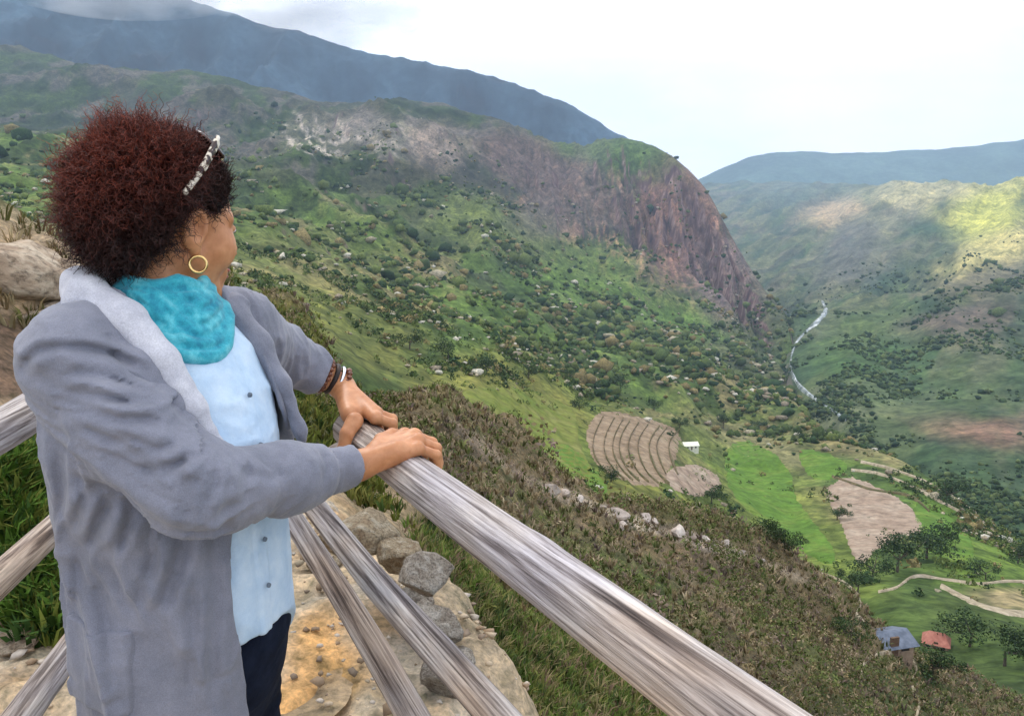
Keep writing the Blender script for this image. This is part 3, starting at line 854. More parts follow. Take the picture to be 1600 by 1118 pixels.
rock(598, 915, 3.35, .07, 2, M_TANR, 'small tan rock between the lower rails', (.5, 0, 1.0))
rock(500, 880, 3.5, .08, 4, M_CREAM, 'small pale rock right of the shirt hem', (.3, 0, 3.0), (1.1, 1, .7))
rock(24, 430, 0, .50, 0, M_TANR, 'big tan boulder on the bank at the left edge', (.1, .25, .8), (1.3, 1, .8))
rock(108, 440, 0, .34, 3, M_TANR, 'pale boulder on the bank behind the back of the hair', (.1, .3, 2.2), (1.2, 1, .7))
rock(70, 488, 0, .20, 5, M_TANR, 'flat tan rock below the pale boulder', (0, .2, 4.0), (1.6, 1, .45))
rock(35, 1000, 2.9, .09, 1, M_TANR, 'tan rock between the left rails near the ground', (.1, 0, 1.0), (1.3, 1, .6))

# pale stones on the spur's crest
sm = [rock_mesh("stone", 70 + k, 2, 9, 0.08, (1, .8, .8)) for k in range(4)]
for m_s in sm: m_s.materials.append(M_STONE_P)
crest = [(858, 763, 1.3, "pale stone at the upper left end of the spur crest, above the railing"), (882, 768, .9, "second pale stone from the upper left end of the spur crest"),
         (905, 775, .7, "small pale stone third along the spur crest"), (940, 790, .6, "smallest pale stone on the spur crest, below the ploughed field"),
         (966, 800, 1.5, "large whitish stone on the spur crest below the ploughed field"), (972, 818, 1.0, "whitish stone just below the large one on the spur crest"),
         (1008, 803, 1.3, "whitish stone on the spur crest right of the large one"), (1022, 810, .9, "small whitish stone on the middle of the spur crest"),
         (1060, 826, 1.6, "broad pinkish stone on the spur crest below the pale plot"), (1078, 832, 1.2, "pinkish stone on the crest, second of the row of four"),
         (1098, 838, 1.2, "pinkish stone on the crest, third of the row of four"), (1116, 850, .8, "small pinkish stone closing the row of four on the crest"),
         (1132, 845, 1.2, "pinkish stone where the footpath leaves the crest"), (1158, 858, .9, "small pale stone beside the thin footpath"),
         (1190, 872, .9, "lowest pale stone on the spur crest, left of the dark bushy trees")]
for k, (px, py, sz, lb) in enumerate(crest):
    o = bpy.data.objects.new("crest_stone", sm[k % 4]); SC.collection.objects.link(o)
    p = any_at(px, py + 6, 0.12, (SN,))[0]
    o.location = p; o.scale = (sz * .5, sz * .4, sz * .32); o.rotation_euler = (random.uniform(-.3, .3), random.uniform(-.3, .3), random.uniform(0, 6))
    tag(o, lb, "rock", "stones along the spur crest")

# ------------------------------------------------------------ weathered rails
mw, ntw, bw = newmat("weathered wood")
tcw = node(ntw, "ShaderNodeTexCoord")
oiw = node(ntw, "ShaderNodeObjectInfo")
adw = node(ntw, "ShaderNodeVectorMath", operation='ADD')
ntw.links.new(tcw.outputs["Object"], adw.inputs[0]); ntw.links.new(oiw.outputs["Location"], adw.inputs[1])
def wmap(sx, s):
    q = node(ntw, "ShaderNodeMapping"); q.inputs[3].default_value = (sx, s, s); ntw.links.new(adw.outputs[0], q.inputs[0]); return q.outputs[0]
wa = noise_node(ntw, wmap(2.2, 60), 1.0, 8, 0.66, 0.5)
wb = noise_node(ntw, wmap(5, 260), 1.0, 5, 0.6, 0.2)
wc = noise_node(ntw, wmap(3, 9), 1.0, 4, 0.5)
r1_ = ramp(ntw, wa.outputs[0], [(0.31, (0.035, 0.026, 0.024)), (0.41, (0.19, 0.16, 0.15)), (0.50, (0.42, 0.38, 0.365)), (0.63, (0.70, 0.66, 0.64))])
r2_ = ramp(ntw, wb.outputs[0], [(0.30, (0.22, 0.2, 0.19)), (0.42, (0.75, 0.73, 0.72)), (0.52, (1, 1, 1)), (0.7, (1.15, 1.13, 1.1))])
r3_ = ramp(ntw, wc.outputs[0], [(0.35, (0.90, 0.90, 0.97)), (0.5, (1, .97, .94)), (0.66, (0.98, 0.83, 0.68))])
cw = mixc(ntw, 1.0, mixc(ntw, 1.0, r1_.outputs[0], r2_.outputs[0], 'MULTIPLY'), r3_.outputs[0], 'MULTIPLY')
ntw.links.new(cw, bw.inputs["Base Color"]); bw.inputs["Roughness"].default_value = 0.78; bw.inputs["Specular IOR Level"].default_value = 0.3
bump(ntw, bw, wa.outputs[0], 1.0, 0.006); bump(ntw, bw, wb.outputs[0], 0.8, 0.0012)
M_WOOD = mw
m2, nt2, b2 = newmat("sawn log end")
t2 = node(nt2, "ShaderNodeTexCoord")
wv = node(nt2, "ShaderNodeTexWave", wave_type='RINGS', rings_direction='X'); wv.inputs["Scale"].default_value = 70; wv.inputs["Distortion"].default_value = 2.0
nt2.links.new(t2.outputs["Object"], wv.inputs[0])
rc_ = ramp(nt2, wv.outputs[0], [(0.0, (0.34, 0.29, 0.24)), (1.0, (0.60, 0.55, 0.50))])
nt2.links.new(rc_.outputs[0], b2.inputs["Base Color"]); b2.inputs["Roughness"].default_value = 0.85

def log(name, a, b, ra, rb, parent, seed, sides=36, rings=60, groove=0.02, bend=0.006):
    """a peeled, weathered pole from a to b: irregular, grooved along the grain, bent a little; lies along its own X"""
    a, b = Vector(a), Vector(b)
    L = (b - a).length
    t = np.linspace(0, 1, rings)
    th = np.linspace(0, 2 * np.pi, sides, endpoint=False)
    T, H = np.meshgrid(t, th, indexing='ij')
    R = ra + (rb - ra) * T
    cx, cy = np.cos(H), np.sin(H)
    R = R * (1 + .05 * fbm(T * L * 3 + seed, cx * .8, cy * .8, 3, seed) + groove * ridged(T * L * 1.1 + seed, cx * 3.4, cy * 3.4, 4, seed + 5, .65))
    kn = np.random.default_rng(seed)
    for _ in range(int(2 + L * 2)):
        kt, kh = kn.uniform(0, 1), kn.uniform(0, 6.28)
        dd = ((T - kt) * L / .035) ** 2 + (np.angle(np.exp(1j * (H - kh))) / .45) ** 2
        R = R * (1 + .07 * np.exp(-dd))
    oy = bend * vnoise(T * L * 1.6, 0, seed, 3); oz = bend * vnoise(T * L * 1.6, 4, seed, 3)
    x = T * L
    v = np.stack([x, R * cx + oy, R * cy + oz], -1).reshape(-1, 3)
    i = np.arange(rings - 1)[:, None] * sides; j = np.arange(sides)[None, :]; j2 = (j + 1) % sides
    f = np.stack([i + j, i + j2, i + sides + j2, i + sides + j], -1).reshape(-1, 4)
    f = f[:, ::-1]
    # rounded ends
    me = bpy.data.meshes.new(name)
    fl = [tuple(int(q) for q in r) for r in f]
    vv = [tuple(q) for q in v]
    n0 = len(vv)
    for e, (xx, sg) in enumerate(((0, -1), (L, 1))):
        ring = [(xx + sg * .004, .82 * vv[(0 if e == 0 else (rings - 1) * sides) + k][1], .82 * vv[(0 if e == 0 else (rings - 1) * sides) + k][2]) for k in range(sides)]
        s0 = len(vv); vv += ring; vv.append((xx + sg * .005, 0, 0)); ce = len(vv) - 1
        o0 = 0 if e == 0 else (rings - 1) * sides
        for k in range(sides):
            k2 = (k + 1) % sides
            q = (o0 + k, s0 + k, s0 + k2, o0 + k2)
            tr = (s0 + k, ce, s0 + k2)
            if e == 1:
                q, tr = q[::-1], tr[::-1]
            fl.append(q); fl.append(tr)
    me.from_pydata(vv, [], fl)
    me.materials.append(M_WOOD); me.materials.append(m2)
    me.polygons.foreach_set("use_smooth", [True] * len(me.polygons))
    mi = np.zeros(len(fl), int); mi[len(f):] = 1
    me.polygons.foreach_set("material_index", mi)
    me.update()
    o = bpy.data.objects.new(name, me); SC.collection.objects.link(o)
    q = (b - a).to_track_quat('X', 'Z')
    o.matrix_world = Matrix.Translation(a) @ q.to_matrix().to_4x4()
    if parent is not None:
        o.parent = parent
        o.matrix_parent_inverse = Matrix.Translation(-parent.location)
    return o

def gz(x, y):
    z, d = ledge_z(np.array([x]), np.array([y]))
    return float(z[0])
RA = empty("wooden_railing", (0.0, 1.1, 0))
tag(RA, 'three rail weathered log railing the woman leans on, running towards the right', 'railing')
A0 = Vector(V(543, 672, 1.66)); A1 = Vector(V(590, 713, 1.45)); A2 = Vector(V(1130, 1108, .745))
dA = (A2 - A1).normalized()
top0 = A0; top1 = A2 + dA * 0.42
log("rail", top0, top1, .0345, .0365, RA, 3, 96, 300, 0.05, .004)
B0 = Vector(V(517, 820, 1.76)); B1 = Vector(V(768, 1118, 1.165)); dB = (B1 - B0).normalized()
log("rail", B0 - dB * .40, B1 + dB * .75, .0245, .0265, RA, 8, 64, 200, 0.045, .006)
E0 = Vector(V(473, 838, 1.96)); E1 = Vector(V(640, 1118, 1.43)); dE = (E1 - E0).normalized()
log("rail", E0 - dE * .22, E1 + dE * .9, .0255, .0275, RA, 13, 64, 200, 0.045, .006)
def post(p, top, r, seed, parent, lean=(0, 0)):
    z0 = gz(p[0], p[1]) - .12
    log("post", (p[0] + lean[0], p[1] + lean[1], z0), (p[0], p[1], top), r, r * .92, parent, seed, 40, 70, 0.05, .005)
post((-.70, 2.16), 1.03, .040, 21, RA)
pe = top1 - dA * .10
post((pe.x + .045, pe.y + .02), 1.0, .042, 22, RA)
pk = A0 + dA * .10
log('brace', A0 + dA * .06 + Vector((0, 0, -.01)), (-.70, 2.16, .68), .026, .028, RA, 23, 32, 40)
RL = empty("wooden_railing", (-1.05, 2.2, 0))
tag(RL, 'log railing section with three rails behind the back at the left edge', 'railing')
for k, (pa, pb, r) in enumerate((((20, 660, 1.66), (-400, 874, 1.0), .041), ((45, 850, 1.72), (-200, 1060, 1.2), .031), ((72, 1050, 1.80), (-40, 1190, 1.45), .034))):
    a = Vector(V(*pa)); b = Vector(V(*pb)); d_ = (a - b).normalized()
    a.z = b.z = (1.068, .80, .50)[k]
    log("rail", b - d_ * .2, a + d_ * (.85 - .04 * k), r, r * .92, RL, 31 + k, 48, 150, 0.05, .007)
post((-1.10, 2.50), 1.02, .042, 41, RL)
post((-.88, .55), 1.02, .045, 42, RL)
for k, z in enumerate((1.0, .78, .50)):
    log("rail", (-1.10, 2.46, z), (-.70, 2.16, z - .02), .028, .026, RL, 51 + k, 30, 40)

# ------------------------------------------------------------ plants and trees
def leaf_mat(name, c1, c2, c3):
    m, nt_, b = newmat(name)
    at = node(nt_, "ShaderNodeAttribute", attribute_name="cover")
    g = node(nt_, "ShaderNodeNewGeometry")
    r = ramp(nt_, g.outputs["Random Per Island"], [(0.0, c1), (0.5, c2), (1.0, c3)])
    nt_.links.new(mixc(nt_, 1.0, r.outputs[0], at.outputs["Color"], 'MULTIPLY'), b.inputs["Base Color"])
    b.inputs["Roughness"].default_value = 0.7
    b.inputs["Specular IOR Level"].default_value = 0.2
    return m
M_LEAF = leaf_mat("shrub leaves", (0.045, 0.075, 0.022), (0.075, 0.115, 0.03), (0.14, 0.16, 0.05))
M_BARK = simple_mat("bark", (0.06, 0.045, 0.035), (0.15, 0.12, 0.09), 8, 0.9)

def leafcloud(centers, radii, per, size, rng, flat=0.75, colors=None):
    """leaf-sized four sided faces scattered through ellipsoids"""
    n = len(centers) * per
    d = rng.normal(size=(n, 3)); d /= np.linalg.norm(d, axis=1)[:, None]
    rr = rng.uniform(.35, 1, n) ** .45
    c = np.repeat(centers, per, 0); r = np.repeat(radii, per)
    lump = 1 + .28 * vnoise(d[:, 0] * 2.2 + c[:, 0] * 3.1, d[:, 1] * 2.2 + c[:, 1] * 3.1, d[:, 2] * 2.2, 77)
    p = c + d * (rr * r * lump)[:, None] * np.array([1, 1, flat])
    s = np.repeat(size, per) if hasattr(size, '__len__') else np.full(n, size)
    s = s * rng.uniform(.6, 1.3, n)
    u = rng.normal(size=(n, 3)); u = u + d * -(u * d).sum(1)[:, None] * .6; u /= np.linalg.norm(u, axis=1)[:, None]
    w = np.cross(u, rng.normal(size=(n, 3)) * .5 + d); w /= np.linalg.norm(w, axis=1)[:, None] + 1e-9
    q = np.stack([p - u * s[:, None], p + w * s[:, None] * .55, p + u * s[:, None], p - w * s[:, None] * .55], 1)
    f = np.arange(n * 4).reshape(-1, 4)
    col = None
    if colors is not None:
        col = np.repeat(np.repeat(colors, per, 0), 4, 0)
    return q.reshape(-1, 3), f, col

# scrub and small trees all over the valley side: uncountable
def grid_pick(S, n, weight, rng):
    w = (weight * S.vis).ravel(); w[w < 0] = 0
    idx = rng.choice(len(w), n, p=w / w.sum())
    P = S.pts.reshape(-1, 3)[idx].copy()
    return idx, P

def blobs(P, r, col, rng, sub=1, squash=.8):
    bm = bmesh.new(); bmesh.ops.create_icosphere(bm, subdivisions=sub, radius=1)
    bv = np.array([v.co[:] for v in bm.verts]); bf = np.array([[v.index for v in f.verts] for f in bm.faces]); bm.free()
    n = len(P)
    k = len(bv)
    sc = r[:, None] * (1 + .35 * rng.normal(size=(n, k)).clip(-1.4, 1.4))
    ang = rng.uniform(0, 6.28, n); ca, sa = np.cos(ang)[:, None], np.sin(ang)[:, None]
    x = bv[None, :, 0] * ca - bv[None, :, 1] * sa; y = bv[None, :, 0] * sa + bv[None, :, 1] * ca
    v = np.stack([x * sc, y * sc, bv[None, :, 2] * sc * squash + r[:, None] * .45], -1) + P[:, None, :]
    f = bf[None] + (np.arange(n) * k)[:, None, None]
    c = np.repeat(col[:, None, :], k, 1)
    return v.reshape(-1, 3), f.reshape(-1, 3), c.reshape(-1, 3)

rng = np.random.default_rng(21)
X_, Y_ = SV.pts[..., 0], SV.pts[..., 1]
wv_ = sstep(230, 420, SV.D2) * (1 - sstep(1500, 2200, SV.D2)) * (0.25 + sstep(-0.25, 0.35, fbm(X_ / 70, Y_ / 90, 0, 4, 601)) * 1.2)
wv_ *= (1 - .93 * blob(SV.px2, SV.PY, 1000, 705, 110, 80, 15, .3, .1)) * (1 - .93 * blob(SV.px2, SV.PY, 1290, 790, 190, 90, 25, .3, .1)) * (1 - .9 * blob(SV.px2, SV.PY, 830, 660, 130, 70, 20, .4, .2))
wv_ *= (SV.px2 > -80) * (SV.px2 < 1680)
wv_ *= 1 + 2.2 * blob(SV.px2, SV.PY, 960, 570, 330, 90, 12, .6, .2)
wv_ *= .12 + sstep(-.05, .25, fbm(X_ / 32, Y_ / 45, 3, 4, 603))
idx, Pb = grid_pick(SV, 15000, wv_, rng)
Db = SV.D2.ravel()[idx]
Pb += rng.normal(size=Pb.shape) * (Db * .003)[:, None] * np.array([1, 1, 0])
rb0 = rng.gamma(2.2, .62, len(Pb)) * np.clip(Db / 560, .7, 1.9)
hue = rng.choice(4, len(Pb), p=(.24, .34, .28, .14))
cb = np.array([(0.028, 0.052, 0.02), (0.06, 0.088, 0.028), (0.10, 0.13, 0.038), (0.18, 0.145, 0.065)])[hue] * rng.uniform(.75, 1.3, (len(Pb), 1))
fr_m = Db < 560
vn, fn_, cn = leafcloud(Pb[fr_m] + np.array([0, 0, 1.0]) * (rb0[fr_m] * .45)[:, None], rb0[fr_m], 30, rb0[fr_m] * .36, rng, .8, cb[fr_m] * 1.25)
vb, fb, cc = blobs(Pb[~fr_m], rb0[~fr_m], cb[~fr_m], rng)
fb = np.concatenate([fb, fn_[:, :3] + len(vb), fn_[:, [0, 2, 3]] + len(vb)]); vb = np.concatenate([vb, vn]); cc = np.concatenate([cc, cn])
M_SHRUB = cover_mat("valley scrub", (2.0, .7), 0.4)
o = mesh_np("shrubbery", vb, fb, M_SHRUB, smooth=False, color=cc)
tag(o, 'dense green scrub and small trees dotted over the valley side', kind='stuff')

X_, Y_ = SO.pts[..., 0], SO.pts[..., 1]
wo_ = (1 - sstep(1700, 2600, SO.D2)) * sstep(-.2, .4, fbm(X_ / 110, Y_ / 140, 0, 4, 611)) * (SO.px2 < 1680)
wo_ = wo_ * (.15 + sstep(-.1, .3, fbm(X_ / 40, Y_ / 60, 5, 4, 613)))
idx, Pb = grid_pick(SO, 7500, wo_, rng)
Db = SO.D2.ravel()[idx]
rb0 = rng.gamma(2.5, .52, len(Pb)) * np.clip(Db / 800, .8, 2.2)
cb = np.array([(0.032, 0.055, 0.028), (0.055, 0.085, 0.035), (0.09, 0.12, 0.045)])[rng.choice(3, len(Pb), p=(.35, .4, .25))] * rng.uniform(.75, 1.3, (len(Pb), 1))
vb, fb, cc = blobs(Pb, rb0, cb, rng)
o = mesh_np("shrubbery", vb, fb, M_SHRUB, smooth=False, color=cc)
tag(o, 'dark green scrub over the slope across the river', kind='stuff')

# pale stones and boulders strewn over the same slope
idx, Pb = grid_pick(SV, 1500, wv_, rng)
rb0 = rng.gamma(3, .42, len(Pb)) * np.clip(SV.D2.ravel()[idx] / 500, .6, 2.2)
cb = np.array([(0.34, 0.30, 0.22), (0.24, 0.20, 0.15), (0.5, 0.47, 0.4)])[rng.choice(3, len(Pb))]
vb, fb, cc = blobs(Pb, rb0, cb, rng, 1, .5)
o = mesh_np("boulders", vb, fb, M_SHRUB, smooth=False, color=cc)
tag(o, 'pale boulders strewn over the green valley side', kind='stuff')

# spur: dry tufts and low bushes
X_, Y_ = SN.pts[..., 0], SN.pts[..., 1]
def tufts(S, n, w, rng, hgt, cols, p, nblade, lean=.5, wid=.07, pxlim=(-80, 1680)):
    w = w * (S.px2 > pxlim[0]) * (S.px2 < pxlim[1]) * (S.PY < 1250)
    idx, P = grid_pick(S, n, w, rng)
    D = S.D2.ravel()[idx]
    P += rng.normal(size=P.shape) * (D * .004)[:, None] * np.array([1, 1, 0])
    h = hgt(D) * rng.uniform(.5, 1.5, n)
    col = np.array(cols)[rng.choice(len(cols), n, p=p)] * rng.uniform(.7, 1.3, (n, 1))
    N_ = n * nblade
    Pn = np.repeat(P, nblade, 0); hn_ = np.repeat(h, nblade) * rng.uniform(.5, 1.1, N_)
    a = rng.uniform(0, 6.28, N_); le = rng.uniform(.1, 1, N_) * lean
    dr = np.stack([np.cos(a), np.sin(a), np.zeros(N_)], -1)
    base = Pn + dr * (hn_ * .12)[:, None]; base[:, 2] -= .02 * hn_
    up = np.array([0, 0, 1.0])
    mid = base + (dr * le[:, None] * .45 + up * .6) * hn_[:, None]
    tip = base + (dr * le[:, None] * 1.15 + up * (1 - .3 * le[:, None])) * hn_[:, None]
    sd_ = np.stack([-np.sin(a + rng.normal(size=N_)), np.cos(a + rng.normal(size=N_)), np.zeros(N_)], -1) * (hn_ * wid)[:, None]
    v = np.stack([base - sd_, base + sd_, mid - sd_ * .8, mid + sd_ * .8, tip], 1).reshape(-1, 3)
    b0 = np.arange(N_)[:, None] * 5
    f = np.concatenate([b0 + np.array([[0, 1, 3]]), b0 + np.array([[0, 3, 2]]), b0 + np.array([[2, 3, 4]])], 0)
    c = np.repeat(np.repeat(col, nblade, 0), 5, 0)
    return v, f, c
M_TUFT = cover_mat("grass and tufts", (.5,), 0.25)
brown_w = sstep(9, 16, SN.D2)
v, f, c = tufts(SN, 8000, brown_w, rng, lambda D: .10 + D * .0052, [(0.24, 0.185, 0.11), (0.14, 0.15, 0.055), (0.10, 0.13, 0.04), (0.34, 0.27, 0.18), (0.19, 0.14, 0.12)], (.32, .22, .18, .16, .12), 9, .8, .10)
idx, Pc = grid_pick(SN, 6500, brown_w * (SN.px2 > -80) * (SN.px2 < 1680) * (SN.PY < 1250) * (.3 + sstep(-.2, .4, fbm(X_ / 6, Y_ / 8, 0, 4, 621))), rng)
Dc = SN.D2.ravel()[idx]; rc0 = rng.gamma(4, .055, len(Pc)) * np.clip(Dc / 30, .6, 1.9)
ccol = np.array([(0.19, 0.155, 0.08), (0.12, 0.145, 0.045), (0.085, 0.115, 0.035), (0.28, 0.22, 0.14), (0.20, 0.15, 0.12)])[rng.choice(5, len(Pc), p=(.26, .28, .18, .16, .12))] * rng.uniform(.75, 1.3, (len(Pc), 1))
vl, fl_, cl_ = leafcloud(Pc + np.array([0, 0, 1.0]) * (rc0 * .25)[:, None], rc0, 34, rc0 * .15, rng, .65, ccol)
f = np.concatenate([f, fl_[:, :3] + len(v), fl_[:, [0, 2, 3]] + len(v)]); v = np.concatenate([v, vl]); c = np.concatenate([c, cl_])
o = mesh_np("dry_grass", v, f, M_TUFT, smooth=False, color=c)
tag(o, 'dry brown and green tufts covering the spur below', kind='stuff')
gw = (1 - sstep(11, 18, SN.D2)) * sstep(2.6, 3.0, SN.D2) * sstep(620, 700, SN.px2) * (1 - sstep(1120, 1300, SN.px2))
v, f, c = tufts(SN, 9000, gw, rng, lambda D: .04 + D * .006, [(0.09, 0.135, 0.028), (0.15, 0.155, 0.045), (0.06, 0.09, 0.03), (0.24, 0.20, 0.10), (0.20, 0.13, 0.09)], (.30, .24, .18, .18, .10), 11, .9, .055)
gw2 = (1 - sstep(5.4, 6.5, SN.D2)) * sstep(2.7, 3.2, SN.D2) * (blob(SN.px2, SN.PY, 50, 775, 90, 75, -30) + blob(SN.px2, SN.PY, 70, 930, 60, 80, -40))
v2, f2, c2 = tufts(SN, 1500, gw2, rng, lambda D: .11 + 0 * D, [(0.08, 0.15, 0.022), (0.13, 0.15, 0.03), (0.04, 0.08, 0.02)], (.45, .3, .25), 11, .9, .07)
gw3 = (SN.D2 > 5) * (SN.D2 < 60) * (1 - sstep(560, 640, SN.px2)) * sstep(180, 260, SN.px2)
v3, f3, c3 = tufts(SN, 5000, gw3, rng, lambda D: .06 + .004 * D, [(0.12, 0.14, 0.028), (0.16, 0.15, 0.04), (0.05, 0.08, 0.02)], (.5, .3, .2), 10, .8, .08)
gw4 = (SN.D2 > 5.4) * (SN.D2 < 9) * (SN.px2 < 200) 
v4, f4, c4 = tufts(SN, 220, gw4, rng, lambda D: .12 + 0 * D, [(0.17, 0.12, 0.06), (0.10, 0.10, 0.03), (0.3, 0.24, 0.14)], (.5, .3, .2), 8, .9, .05)
V4 = np.concatenate([v, v2, v3, v4]); F4 = np.concatenate([f, f2 + len(v), f3 + len(v) + len(v2), f4 + len(v) + len(v2) + len(v3)]); C4 = np.concatenate([c, c2, c3, c4])
o = mesh_np("grass", V4, F4, M_TUFT, smooth=False, color=C4)
tag(o, 'green grass on the slopes beside and below the railing', kind='stuff')
# gravel on the ledge
ng = 1500
gxr = rng.uniform(-3.4, .5, ng); gyr = rng.uniform(1.9, 4.0, ng)
gzr, gdr = ledge_z(gxr, gyr); ok = gdr < .35
Pg = np.stack([gxr, gyr, gzr - .004], -1)[ok]
rg = rng.gamma(1.6, .0045, len(Pg)) + .003
cg = np.array([(0.42, 0.34, 0.25), (0.26, 0.19, 0.13), (0.42, 0.37, 0.32), (0.22, 0.17, 0.13)])[rng.choice(4, len(Pg))]
vb, fb, cc = blobs(Pg, rg, cg, rng, 1, .6)
o = mesh_np("gravel", vb, fb, M_SHRUB, smooth=False, color=cc)
tag(o, 'loose gravel and small stones on the sandy ledge', kind='stuff')

# trees one can tell apart
def tree_meshes(seed, wide=1.0, lobes=11, per=130):
    r = np.random.default_rng(seed)
    c = np.stack([r.normal(0, .24 * wide, lobes), r.normal(0, .24 * wide, lobes), r.uniform(.26, .78, lobes)], -1)
    rad = r.uniform(.16, .27, lobes)
    sh = r.uniform(.7, 1.35, (lobes, 1)) * np.array([[1, 1, 1]])
    v, f, col = leafcloud(c, rad, per, .032, r, .85, sh)
    me = bpy.data.meshes.new("crown"); me.from_pydata([tuple(q) for q in v], [], [tuple(int(z) for z in q) for q in f])
    a = me.color_attributes.new("cover", 'FLOAT_COLOR', 'POINT'); a.data.foreach_set("color", np.concatenate([col, np.ones((len(col), 1))], 1).ravel())
    bm = bmesh.new()
    def limb(a, b, ra, rb_):
        a, b = Vector(a), Vector(b); q = (b - a).to_track_quat('Z', 'Y')
        ret = bmesh.ops.create_cone(bm, segments=7, radius1=ra, radius2=rb_, depth=(b - a).length, matrix=Matrix.Translation((a + b) / 2) @ q.to_matrix().to_4x4())
    limb((0, 0, -.06), (.02, 0, .35), .035, .022)
    for q in c[:4]:
        limb((.02, 0, .3), tuple(q), .018, .006)
    mt = bpy.data.meshes.new("trunk"); bm.to_mesh(mt); bm.free()
    return me, mt
M_TREE = leaf_mat("dark tree leaves", (0.018, 0.038, 0.014), (0.032, 0.062, 0.018), (0.06, 0.095, 0.025))
TM = [tree_meshes(90 + k, 1.0 + .35 * (k % 2)) for k in range(4)]
for a_, b_ in TM:
    a_.materials.append(M_TREE); b_.materials.append(M_BARK)
tl_ = [
 (955, 752, 30, 'small dark round tree at the foot of the ploughed field'),
 (1112, 785, 30, 'small dark tree beside the pale plot'),
 (1198, 850, 44, 'dark bushy tree below the bright green strip, left of a pair'),
 (1226, 860, 40, 'dark bushy tree below the bright green strip, right of a pair'),
 (1478, 786, 46, 'round dark tree by the terrace road, right of the tan field'),
 (1448, 872, 62, 'big dark tree in the clump below the tan field, right one'),
 (1402, 893, 66, 'big dark tree in the clump below the tan field, middle one'),
 (1362, 908, 50, 'dark tree at the left end of the clump below the tan field'),
 (1470, 850, 44, 'dark tree at the top right of the clump below the tan field'),
 (1308, 812, 26, 'little dark tree on the left corner of the tan field'),
 (1340, 925, 36, 'dark shrub like tree where the footpath meets the spur'),
 (1062, 668, 20, 'little tree at the upper right corner of the ploughed field'),
 (905, 640, 22, 'little tree at the upper left corner of the ploughed field'),
 (1022, 640, 24, 'dark tree just above the ploughed field'),
 (1130, 668, 24, 'dark tree above the top of the bright green strip'),
 (1185, 672, 20, 'small tree on the terrace edge above the green strip'),
 (1252, 690, 22, 'small tree at the crop patch above the tan field'),
 (700, 560, 34, 'dark tree on the slope right of the bracelets'),
 (760, 585, 30, 'dark tree above the yellow green slope'),
 (640, 545, 34, 'dark tree on the slope above the near hand'),
 (826, 590, 26, 'dark tree on the upper edge of the yellow green slope'),
 (890, 596, 26, 'dark tree above the ploughed field, left of the others'),
 (965, 610, 28, 'dark tree standing above the middle of the ploughed field'),
 (1540, 905, 34, 'dark tree beside the winding path at the right edge'),
 (1590, 880, 40, 'dark tree below the terrace road at the right edge'),
 (1515, 1010, 60, 'dark tree on the slope right of the reddish hut'),
 (1570, 1040, 70, 'large dark tree in the lower right corner'),
 (1330, 1000, 44, 'dark shrubby tree left of the blue roofed house'),
 (1455, 1060, 60, 'dark tree below the reddish hut'),
]
for k, (px, py, hp, lb) in enumerate(tl_):
    p = any_at(px, py, 0, (SN, SV))[0]
    D = proj(p)[2]
    h = hp * D / FPX
    t = empty("tree", p, random.uniform(0, 6))
    tag(t, lb, "tree", "trees dotted over the terraces")
    for me, nm in zip(TM[k % 4], ("crown", "trunk")):
        o = bpy.data.objects.new(nm, me); SC.collection.objects.link(o); o.parent = t
    t.scale = (h * 1.15, h * 1.15, h)

# houses
def box_bm(bm, x0, x1, y0, y1, z0, z1):
    r = bmesh.ops.create_cube(bm, size=1)
    bmesh.ops.transform(bm, verts=r['verts'], matrix=Matrix.Translation(((x0 + x1) / 2, (y0 + y1) / 2, (z0 + z1) / 2)) @ Matrix.Diagonal((x1 - x0, y1 - y0, z1 - z0, 1)))
def bm_obj(name, bm, mat, parent):
    me = bpy.data.meshes.new(name); bm.to_mesh(me); bm.free()
    o = link_mesh(name, me, mat, parent, smooth=False)
    return o
M_WHITE = simple_mat("white wall", (0.62, 0.60, 0.52), (0.78, 0.77, 0.70), 1.2, 0.9)
M_MUD = simple_mat("mud wall", (0.26, 0.18, 0.13), (0.40, 0.30, 0.22), 1.2, 0.9)
M_BLUE = simple_mat("blue tin roof", (0.08, 0.10, 0.14), (0.16, 0.19, 0.25), 1.5, 0.5)
M_RED = simple_mat("reddish roof", (0.34, 0.12, 0.09), (0.48, 0.20, 0.15), 1.0, 0.8)
M_CREAMROOF = simple_mat("cream roof", (0.72, 0.72, 0.56), (0.85, 0.86, 0.70), 1.0, 0.6)
M_VOID = simple_mat("dark opening", (0.02, 0.018, 0.015), (0.035, 0.03, 0.025), 1, 0.6)
M_DOOR = simple_mat("plank door", (0.10, 0.06, 0.04), (0.17, 0.11, 0.07), 4, 0.8)
